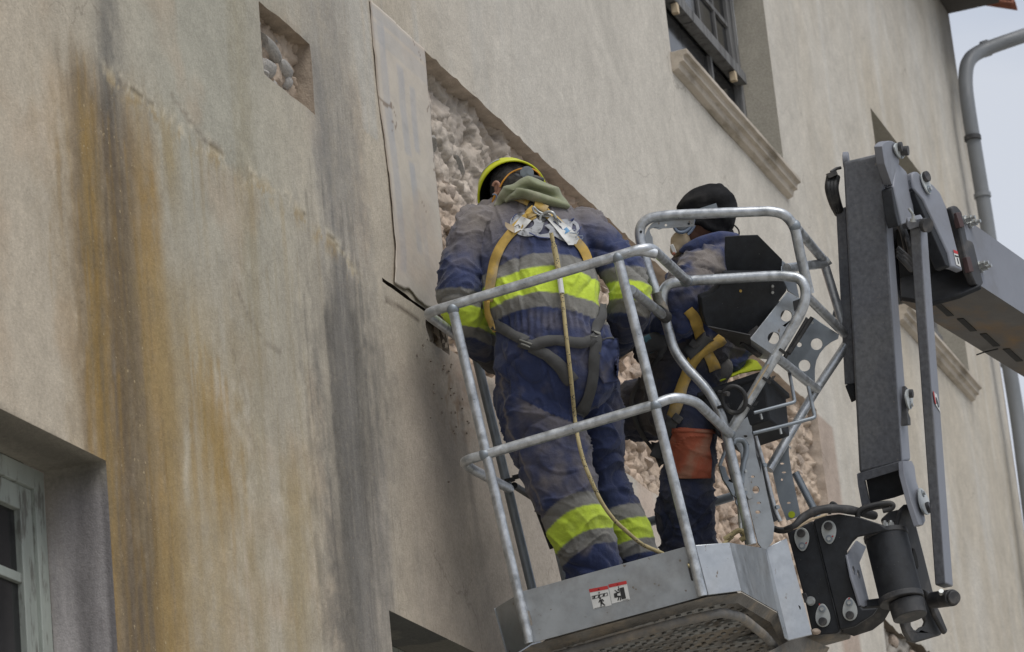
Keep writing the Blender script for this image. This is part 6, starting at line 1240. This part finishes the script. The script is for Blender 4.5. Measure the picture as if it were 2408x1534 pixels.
# hands holding the wall tool
for (x, y, z_, sd) in ((1205, 872, 12.34, 1), (1362, 850, 12.38, -1)):
    b = MB(); hand(b, U(x, y, z_), CF*.8-CD*.3+CR*.2*sd, CR*sd+CD*.2, sd); me, Vb, Nb = remeshed(b, .004, 2); finish(me, Vb, 'hand', MT['skin'], w1)
# printed emblem on the back, partly under the harness
LW = MT['white']; 
def ringpoly(cx, cy, rx, ry, n=26, rot=0, a0=0, a1=2*math.pi): return [(cx+rx*math.cos(t)*math.cos(rot)-ry*math.sin(t)*math.sin(rot), cy+rx*math.cos(t)*math.sin(rot)+ry*math.sin(t)*math.cos(rot)) for t in np.linspace(a0, a1, n, endpoint=(a1 != 2*math.pi))]
printm = mat('faded_print', (.36, .37, .39), .85, vary=.12, vscale=20); pblue = mat('print_outline', (.05, .065, .16), .9, vary=.1)
decal('back_print', sk1, ringpoly(1238, 528, 39, 28, rot=.12), printm, w1b, .008, holes=[ringpoly(1236, 524, 20, 13, rot=.1)])
decal('back_print', sk1, [z('A', *q) for q in ((900, 720), (960, 755), (1030, 765), (1090, 748), (1130, 775), (1190, 800), (1215, 800), (1180, 740), (1130, 690), (1060, 650), (1010, 665), (1050, 700), (1040, 725), (980, 735), (930, 712))], printm, w1b, .009)
decal('back_print', sk1, [z('A', *q) for q in ((1130, 622), (1180, 615), (1200, 635), (1230, 628), (1262, 650), (1275, 695), (1262, 735), (1240, 745), (1215, 760), (1180, 700))], printm, w1b, .008, holes=[[z('A', *q) for q in ((1222, 650), (1245, 668), (1250, 700), (1232, 712), (1215, 690))]])
for pts in (((775, 645), (790, 605), (830, 584)), ((905, 735), (960, 768), (1040, 775)), ((1205, 655), (1225, 635)), ((1240, 735), (1268, 690)), ((1070, 655), (1130, 705), (1180, 765))):
    strap('print_line', sk1, [z('A', *q) for q in pts], 2.3, pblue, w1b, off=.013, n=6, it=10, th=.0006)
# harness: yellow shoulder straps, grey leg loops
hn = MB()
strap('harness_strap', sk1, [z('A', 930, 590), z('A', 880, 620), z('A', 800, 690), z('A', 720, 780), z('A', 665, 880), z('A', 632, 1000), z('A', 612, 1130), z('A', 596, 1230)], 22, MT['strap'], w1, off=.007)
strap('harness_strap', sk1, [z('A', 1010, 570), z('A', 1090, 640), z('A', 1180, 730), z('A', 1260, 810), z('A', 1305, 880), z('A', 1335, 960)], 20, MT['strap'], w1, off=.007)
strap('harness_strap', sk1, [z('M', 740, 790), z('M', 900, 830), z('M', 1050, 880), z('M', 1180, 940)], (10, 17), MT['strap'], w1, off=.008)
strap('harness_strap', sk1, [z('M', 1340, 930), z('M', 1450, 935), z('M', 1560, 915), z('M', 1680, 905)], (17, 10), MT['strap'], w1, off=.008)
strap('harness_strap', sk1, [z('A', 590, 1230), z('A', 600, 1330), z('A', 625, 1400), z('A', 645, 1470)], 11, MT['strap'], w1, off=.010, zfall=11.76)
G2 = MT['strapg']
strap('leg_strap', sk1, [z('C', 640, 120), z('C', 700, 160), z('C', 790, 215), z('C', 880, 262)], 24, G2, w1, off=.008)
strap('leg_strap', sk1, [z('C', 830, 262), z('C', 920, 290), z('C', 1000, 262), z('C', 1090, 250), z('C', 1200, 262), z('C', 1290, 272), z('C', 1360, 240), z('C', 1420, 215)], 24, G2, w1, off=.009)
strap('leg_strap', sk1, [z('C', 1450, -20), z('C', 1440, 60), z('C', 1410, 130), z('C', 1385, 200)], 23, G2, w1, off=.008, zfall=11.72)
strap('leg_strap', sk1, [z('C', 1385, 215), z('C', 1380, 330), z('C', 1372, 480), z('C', 1350, 620), z('C', 1300, 750), z('C', 1270, 820)], 26, G2, w1, off=.009)
strap('leg_strap', sk1, [z('C', 905, 300), z('C', 1000, 345), z('C', 1080, 400), z('C', 1150, 470), z('C', 1215, 560)], (24, 34), G2, w1, off=.007)
stc = mat('stitching', (.22, .22, .20), .9)
for P0 in (((835, 250), (925, 285)), ((840, 275), (910, 305)), ((1365, 195), (1425, 215)), ((1345, 215), (1405, 232))): strap('stitching', sk1, [z('C', *q) for q in P0], 3.5, stc, w1, off=.0125, n=4, th=.0005)
for pp_ in (((905, 585), (950, 625)), ((1140, 695), (1175, 730))): pass
plq = [z('M', *q) for q in ((1110, 1020), (1125, 970), (1190, 915), (1260, 878), (1330, 880), (1440, 930), (1500, 985), (1560, 1060), (1540, 1100), (1480, 1200), (1420, 1250), (1290, 1160))]
back_pl = decal('back_plate', sk1, plq, G2, w1, off=.011); sm = back_pl.modifiers.new('t', 'SOLIDIFY'); sm.thickness = .003
strap('harness_strap', sk1, [z('M', 1265, 985), z('M', 1340, 1010), z('M', 1420, 1060), z('M', 1480, 1090)], 17, MT['strap'], w1, off=.017)
strap('harness_strap', sk1, [z('M', 1170, 1060), z('M', 1230, 1120), z('M', 1270, 1190)], 24, MT['strap'], w1, off=.012)
dz = lambda u, v, o=.03: U(*z('M', u, v), float((sk1.hit(*z('M', 1300, 1050))-CAM)@CF)-o)
MB().tube(catmull([dz(1240, 985), dz(1265, 1060), dz(1340, 1115), dz(1430, 1140), dz(1520, 1150), dz(1545, 1130), dz(1500, 1105), dz(1420, 1100), dz(1340, 1060), dz(1280, 1000), dz(1250, 975)], 5), .0042, 10).build('harness_ring', MT['bolt'], w1, smooth=60)
# paper labels on the straps
def tagp(name, poly, m, off): return decal(name, sk1, [z('M', *q) for q in poly], m, w1, off=off, dens=12)
tagp('care_label', ((1040, 1140), (1222, 1215), (1060, 1400), (920, 1310)), MT['white'], .022)
tagp('care_label', ((762, 1240), (870, 1290), (930, 1325), (915, 1430), (800, 1360), (765, 1310)), MT['mask'], .026)
tagp('care_label', ((925, 1325), (1045, 1370), (930, 1432)), MT['white'], .026)
tagp('care_label', ((1500, 1195), (1560, 1140), (1640, 1150), (1900, 1340), (2045, 1534), (1985, 1640), (1860, 1640), (1640, 1360)), MT['white'], .022)
for poly in (((1015, 1260), (1030, 1225), (1045, 1215), (1075, 1275), (1065, 1285), (1050, 1262), (1032, 1258), (1025, 1270)), ((1085, 1215), (1092, 1188), (1100, 1187), (1112, 1200), (1120, 1190), (1106, 1182), (1090, 1184)),
             ((935, 1318), (995, 1282), (1035, 1330), (1020, 1345), (990, 1300), (945, 1325)), ((985, 1325), (1005, 1322), (1000, 1336))): tagp('print', poly, MT['ink'], .0245)
def linesprint(n, P0, P1, dx, ln, m, w_=2.0):
    for k in range(n): x = P0[0]+(P1[0]-P0[0])*k/(n-1), P0[1]+(P1[1]-P0[1])*k/(n-1); strap('print', sk1, [z('M', *x), z('M', x[0]+dx[0]*ln, x[1]+dx[1]*ln)], w_, m, w1, off=.0245, n=3, it=0, th=.0004)
linesprint(2, (1575, 1195), (1555, 1215), (1, 1.15), 110, MT['ink'], 2.4); linesprint(5, (1850, 1480), (1960, 1600), (1, -.65), 70, MT['galvd'], 1.3)
tagp('print', ((1760, 1380), (1830, 1330), (1890, 1400), (1800, 1450)), MT['blue'], .0245); tagp('print', ((1700, 1310), (1712, 1302), (1765, 1352), (1755, 1362)), MT['ink'], .0245)
pk = decal('hip_pocket', sk1, [z('C', *q) for q in ((1422, 236), (1555, 230), (1568, 320), (1566, 470), (1556, 556), (1452, 570), (1408, 500))], mat('pocket_cloth', tuple(BLUE*1.15), .92, vary=.35, vscale=12, bump=.4, bscale=240, col2=tuple(DUST*.45), c2scale=9, c2pos=(.5, .8)), w1b, .004); sm = pk.modifiers.new('t', 'SOLIDIFY'); sm.thickness = .003
strap('pocket_hem', sk1, [z('C', 1420, 240), z('C', 1490, 237), z('C', 1556, 236)], 4, MT['strapg'], w1b, off=.008, it=1, th=.001)
# ---------------------------------------------------------------- rope
rp = []
for (x, y) in ((1296, 548), (1303, 575), (1308, 610), (1316, 645), (1322, 690), (1326, 735), (1330, 780), (1336, 830), (1343, 880), (1347, 940), (1352, 985)):
    hq = sk1.hit(x, y); rp.append(U(x, y, min(11.78, float((hq-CAM)@CF)-.020) if hq is not None else 11.68))
rp = smooth_seq(rp, 2)
rp += [U(1360, 1035, 11.66), U(1371, 1080, 11.64), U(1388, 1125, 11.62), U(1414, 1180, 11.62), U(1442, 1220, 11.63), U(1470, 1247, 11.65), U(1510, 1280, 11.68), U(1558, 1302, 11.70), U(1610, 1330, 11.75), U(1665, 1320, 11.85), U(1705, 1277, 11.92), U(1722, 1262, 11.96)]
tp_ = catmull(rp, 6); rope = MB().tube(tp_, .0072, 10).build('lifeline_rope', MT['rope'], smooth=60); tag(rope, 'yellow and black lifeline rope running from the helmeted worker\'s harness down behind the toe board', 'rope')
MB().tube(catmull([rp[1]-CF*.002, rp[2]-CF*.002, rp[3]-CF*.002], 6), .0098, 10).build('rope_sleeve', MT['rope'], rope)
MB().tube(catmull([rp[3]-CF*.002, (rp[3]+rp[4])/2-CF*.002, rp[4]-CF*.002], 6), .0098, 10).build('rope_sleeve', MT['white'], rope)
q5 = [U(*z('F', u, v), 11.93) for u, v in ((60, 632), (110, 600), (170, 562), (215, 575), (225, 610), (190, 640))]; MB().tube(catmull(q5, 5), .0095, 10).build('rope_eye', MT['rope'], rope)
crb = thing('harness_carabiner', 'steel screw-gate carabiner joining the rope to the ring on the blue back', 'carabiner', dz(1560, 1250))
MB().tube(catmull([dz(1425, 1105, .035), dz(1500, 1070, .04), dz(1590, 1085, .045), (dz(1640, 1180, .045)), dz(1680, 1300, .045), dz(1690, 1370, .045), dz(1650, 1440, .045), dz(1560, 1475, .045), dz(1450, 1460, .042), dz(1400, 1380, .040), dz(1370, 1270, .038), dz(1380, 1150, .036), dz(1425, 1105, .035)], 6), .0055, 10).build('carabiner_body', MT['bolt'], crb, smooth=60)
MB().tube([dz(1392, 1255, .042), dz(1420, 1365, .042)], .0115, 14).tube([dz(1420, 1365, .042), dz(1438, 1410, .042)], .008, 12).build('screw_sleeve', MT['bolt'], crb, smooth=50)

# ---------------------------------------------------------------- second worker, turned to the left
w2 = thing('person', 'worker in blue jacket and black cap with dust mask and an orange knee patch', 'person', foot(1620, .85), 'workers in the basket')
b = MB()
t2 = loft(b, [(1672, 585, 12.42, 58, .08), (1672, 625, 12.40, 92, .15), (1660, 690, 12.38, 98, .18), (1645, 750, 12.38, 100, .18), (1630, 810, 12.36, 106, .18), (1615, 870, 12.34, 100, .17), (1605, 925, 12.33, 92, .16), (1600, 965, 12.33, 80, .15)], 30)
l2 = loft(b, [(1622, 945, 12.26, 66, .12), (1622, 1000, 12.24, 62, .12), (1624, 1060, 12.22, 55, .11), (1620, 1115, 12.22, 58, .11), (1612, 1165, 12.22, 64, .11), (1614, 1230, 12.23, 66, .10), (1616, 1300, 12.24, 62, .10), (1616, 1370, 12.25, 52, .08)], 24)
k2 = loft(b, [(1570, 945, 12.38, 70, .12), (1520, 962, 12.46, 66, .12), (1468, 968, 12.52, 62, .11), (1425, 985, 12.56, 56, .10), (1412, 1040, 12.56, 42, .085), (1414, 1100, 12.52, 36, .075)], 22)
a2 = loft(b, [(1668, 622, 12.28, 50, .08), (1640, 650, 12.24, 58, .09), (1612, 700, 12.18, 60, .09), (1598, 745, 12.17, 52, .085), (1562, 768, 12.22, 42, .07), (1522, 778, 12.30, 36, .055), (1492, 785, 12.36, 30, .045)], 22)
a3 = loft(b, [(1715, 640, 12.45, 46, .08), (1735, 720, 12.42, 44, .08), (1738, 790, 12.38, 40, .07), (1724, 835, 12.34, 36, .06), (1710, 855, 12.30, 26, .04)], 18)
body2, V, N0 = remeshed(b, .0062, 7); pxy, zz = proj(V); X_, Y_ = pxy[:, 0], pxy[:, 1]
q = np.stack([V@CR, V@CD, V@CF], 1)
nmz = [('t', t2), ('l', l2), ('k', k2), ('a', a2), ('b', a3)]; sc2 = []
for k, c in nmz: s_, d_2 = chain_coord(V, c[0]); sc2.append(d_2/np.interp(s_, np.linspace(0, s_.max()+1e-6, len(c[1])), c[1].max(1)))
lab_ = np.array([k for k, _ in nmz])[np.argmin(np.stack(sc2), 0)]
f_ = .0085*folds(q, 4., (5, 8, 5), 0, 71)+.0045*folds(q, -7., (6, 8, 5), 0, 73)+.0013*folds(q, 3, (15, 19, 13), 0, 75)
V1 = V+N0*f_[:, None]; dn = fbm(q*[6, 6, 6], 4, 81); dn2 = fbm(q*[22, 20, 22], 3, 83); c_ = np.tile(BLUE, (len(V), 1))*(1+.25*dn)[:, None]
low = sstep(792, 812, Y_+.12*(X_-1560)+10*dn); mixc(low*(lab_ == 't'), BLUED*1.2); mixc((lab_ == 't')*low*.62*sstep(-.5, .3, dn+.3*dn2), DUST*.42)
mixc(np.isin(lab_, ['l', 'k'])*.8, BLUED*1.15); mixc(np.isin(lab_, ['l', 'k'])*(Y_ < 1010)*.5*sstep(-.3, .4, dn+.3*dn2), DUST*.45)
mixc((1-sstep(640, 740, Y_+25*dn))*sstep(-.3, .4, dn2+dn+.3)*.72, DUST*1.1); mixc(sstep(.0, .6, dn+.4*dn2)*.3, DUST*.8)
sy = np.abs(Y_-(640+.0*X_)); mixc((lab_ == 'a')*.35*np.exp(-((Y_-618-.28*(X_-1620))/1.8)**2), BLUED*.6)
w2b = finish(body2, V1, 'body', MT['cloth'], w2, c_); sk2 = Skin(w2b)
# head, turned left; cap, goggles, mask
b = MB(); hc = U(1662, 510, 12.42); up = -CD*.93-CR*.10+CF*.2; up /= np.linalg.norm(up); fw = -CR*.93+CF*.22-CD*-.30; fw -= up*(fw@up); fw /= np.linalg.norm(fw); sd = np.cross(up, fw)
b.ell(hc, fw, sd, up, .095, .078, .108, 28, 18); b.ell(hc-up*.06+fw*.045, fw, sd, up, .062, .058, .06, 20, 12); b.ell(hc-up*.018+fw*.108, fw, sd, up, .022, .014, .024, 10, 8)
b.tube([hc-up*.03-fw*.02, U(1672, 590, 12.42)], [.062, .07], 20)
me, Vh, Nh = remeshed(b, .005, 4); finish(me, Vh, 'head', MT['skin'], w2)
for s in (-1, 1): MB().ell(hc+up*.005+fw*.086+sd*s*.032, fw, sd, up, .008, .012, .008, 10, 6).build('eye', MT['white'], w2)
b = MB(); cz = 12.40
loft(b, [(1606, 489, cz, 12, .06), (1626, 480, cz, 24, .08), (1652, 473, cz, 32, .09), (1684, 474, cz, 37, .09), (1702, 496, cz, 30, .085), (1708, 530, cz, 16, .06)], 24)
b.ell(U(1664, 492, cz), CR, CD, CF, .090, .050, .095, 24, 16); b.ell(U(1700, 512, cz-.01), CR, CD, CF, .040, .055, .085, 20, 14); b.ell(U(1690, 440, cz), CR, CD, CF, .014, .012, .02)
b.tube([U(1632, 512, cz-.075), U(1660, 530, cz-.085), U(1695, 545, cz-.07), U(1722, 548, cz-.02)], [.012, .017, .018, .012], 12)
b.tube([U(1640, 505, cz-.06), U(1680, 520, cz-.07), U(1715, 530, cz-.04)], [.022, .030, .026], 14)
me, Vd, Nd = remeshed(b, .0048, 6); qd = np.stack([(Vd@CR), (Vd@CD), (Vd@CF)], 1); Vd = Vd+Nd*(.008*ridged(np.stack([qd[:, 0]*5+qd[:, 1]*8, qd[:, 1]*22+qd[:, 0]*8, qd[:, 2]*6], 1), 3)+.002*ridged(qd*[20, 34, 20], 5))[:, None]
finish(me, Vd, 'cap', MT['cap'], w2)
MB().tube(catmull([U(1727, 530, cz), U(1736, 540, cz), U(1738, 550, cz), U(1732, 560, cz)], 5), .003, 8).build('cap_cord', MT['rubber'], w2)
strap2 = MB().box(U(1663, 492, cz-.10), M@np.array([1, -.32, 0]), M@np.array([.32, 1, 0]), CF, .075, .022, .003).build('goggle_strap', MT['galvd'], w2)
gc = U(1606, 527, 12.37); b = MB(); b.ell(gc, fw, sd, up, .036, .078, .043, 24, 16); me, Vb, Nb = remeshed(b, .004, 2); gg = finish(me, Vb, 'goggles', MT['goggle'], w2)
for s in (-1, 1): c = U(1604, 524, 12.30 if s < 0 else 12.44)
rg = [U(1608+22*math.cos(t)-6*math.sin(t), 524+23*math.sin(t), 12.285) for t in np.linspace(0, 2*math.pi, 26, endpoint=False)]
MB().tube(rg, .0062, 10, closed=True).build('goggle_frame', MT['goggle'], gg, smooth=60); MB().ell(U(1606, 524, 12.295), CR, CD, CF, .030, .031, .010, 20, 10).build('goggle_lens', MT['lens'], gg)
MB().tube(catmull([U(1634, 530, 12.28), U(1627, 542, 12.28), U(1618, 552, 12.28)], 4), .0048, 8).build('mask_strap', MT['goggle'], w2)
mc = U(1601, 574, 12.36); b = MB(); b.ell(mc, CR, CD, CF, .038, .047, .06, 24, 16); b.ell(U(1590, 585, 12.34), CR, CD, CF, .022, .028, .04, 16, 10); me, Vb, Nb = remeshed(b, .004, 3)
qd = Vb; Vb = Vb+Nb*(.0025*ridged(np.stack([(Vb@CR)*10+(Vb@CD)*25, (Vb@CD)*30, (Vb@CF)*5], 1), 9))[:, None]; mk = finish(me, Vb, 'dust_mask', MT['mask'], w2)
MB().box(U(1583, 586, 12.28), M@np.array([.45, 1, 0]), M@np.array([1, -.45, 0]), CF, .034, .014, .014).build('mask_valve', MT['white'], mk, bevel=.002)
MB().box(U(1584, 597, 12.275), M@np.array([.45, 1, 0]), M@np.array([1, -.45, 0]), CF, .010, .012, .010).build('mask_valve', MT['tile'], mk, bevel=.002)
# collar
b = MB(); loft(b, [(1600, 592, 12.30, 5, .012), (1628, 585, 12.28, 19, .018), (1660, 572, 12.27, 20, .02), (1695, 560, 12.28, 15, .02), (1728, 556, 12.33, 8, .02)], 14); loft(b, [(1618, 608, 12.28, 7, .018), (1650, 602, 12.26, 15, .03), (1690, 592, 12.27, 20, .03), (1725, 580, 12.32, 16, .03)], 14)
me, Vd, Nd = remeshed(b, .0045, 4); cc = np.tile(BLUE*1.15, (len(Vd), 1)); dd = fbm(Vd*25, 3, 5)[:, None]; cc = cc*(1-.35*np.clip(dd+.3, 0, 1))+DUST*.35*np.clip(dd+.3, 0, 1)
Vd = Vd+Nd*(.004*ridged(np.stack([(Vd@CR)*14+(Vd@CD)*12, (Vd@CD)*20, (Vd@CF)*4], 1), 4))[:, None]; finish(me, Vd, 'collar', MT['cloth'], w2, cc)
# harness, patches, gloves, boots
strap('harness_strap', sk2, [z('D', 800, 20), z('D', 850, 80), z('D', 885, 190), z('D', 930, 300), z('D', 985, 430), z('D', 1000, 470)], 25, MT['strap'], w2, off=.008)
strap('harness_strap', sk2, [z('D', 1060, 240), z('D', 980, 290), z('D', 890, 350), z('D', 830, 430), z('D', 780, 560), z('D', 735, 720), z('D', 700, 830)], 25, MT['strap'], w2, off=.011)
strap('harness_strap', sk2, [z('D', 950, 220), z('D', 880, 290), z('D', 800, 360)], 24, MT['strapg'], w2, off=.014)
strap('leg_strap', sk2, [z('D', 705, 830), z('D', 680, 900), z('D', 610, 1020), z('D', 560, 1130)], 28, MT['strapg'], w2, off=.010)
strap('leg_strap', sk2, [z('D', 560, 1000), z('D', 580, 1090), z('D', 620, 1190)], 20, MT['strapg'], w2, off=.008)
strap('lanyard_strap', sk2, [z('D', 460, 530), z('D', 420, 640), z('D', 400, 720), z('D', 430, 850), z('D', 500, 1000), z('D', 560, 1090)], 9, MT['strapg'], w2, off=.012)
for c in ((858, 295), (745, 840)):
    h0 = sk2.hit(*z('D', *c), .018); MB().box(h0, M@np.array([.8, .6, 0]), M@np.array([-.6, .8, 0]), CF, .036, .028, .010).build('buckle', MT['blackd'], w2, bevel=.003)
pa = decal('knee_patch', sk2, [z('D', *q) for q in ((705, 905), (850, 908), (996, 918), (985, 985), (968, 1050), (985, 1150), (978, 1282), (730, 1285), (670, 1010))], MT['patch'], w2, .006); sm = pa.modifiers.new('t', 'SOLIDIFY'); sm.thickness = .003
strap('patch_hem', sk2, [z('D', 700, 925), z('D', 850, 930), z('D', 992, 942)], 9, MT['patch'], w2, off=.010, it=1)
for (x, y, z_, dr, pn, m_, s_) in ((1500, 788, 12.36, -CR*.8+CD*.5+CF*.2, CD*.4+CF*.8, 'glove', 1.05), (1712, 850, 12.25, -CR*.6+CD*.75, CF*1.0, 'glove', 1.05)):
    b = MB(); hand(b, U(x, y, z_), dr, pn, 1, .8, s_); me, Vb, Nb = remeshed(b, .0045, 2); finish(me, Vb, 'glove', MT[m_], w2)
b = MB(); hand(b, U(1572, 795, 12.14), -CR*.9+CD*.25, CD*.5+CF*.6, -1, .9, 1.05); me, Vb, Nb = remeshed(b, .0045, 2); gl = finish(me, Vb, 'glove', mat('dark_glove', (.03, .03, .032), .9, vary=.3), w2)
MB().tube([U(1535, 805, 12.16), U(1520, 812, 12.16)], [.034, .034], 16).build('glove_cuff', MT['teal'], w2)
for (x, y, o_) in ((1628, 1408, .0), (1440, 1290, .3)):
    f_ = foot(x, .85) if o_ == 0 else U(1418, 1150, 12.5); b = MB(); b.ell(f_-BD*.05-BA*.04, BA, BB, BD, .13, .052, .05); b.ell(f_-BD*.11, BA, BB, BD, .055, .055, .09); me, Vb, Nb = remeshed(b, .01, 4); finish(me, Vb, 'boot', MT['boot'], w2)
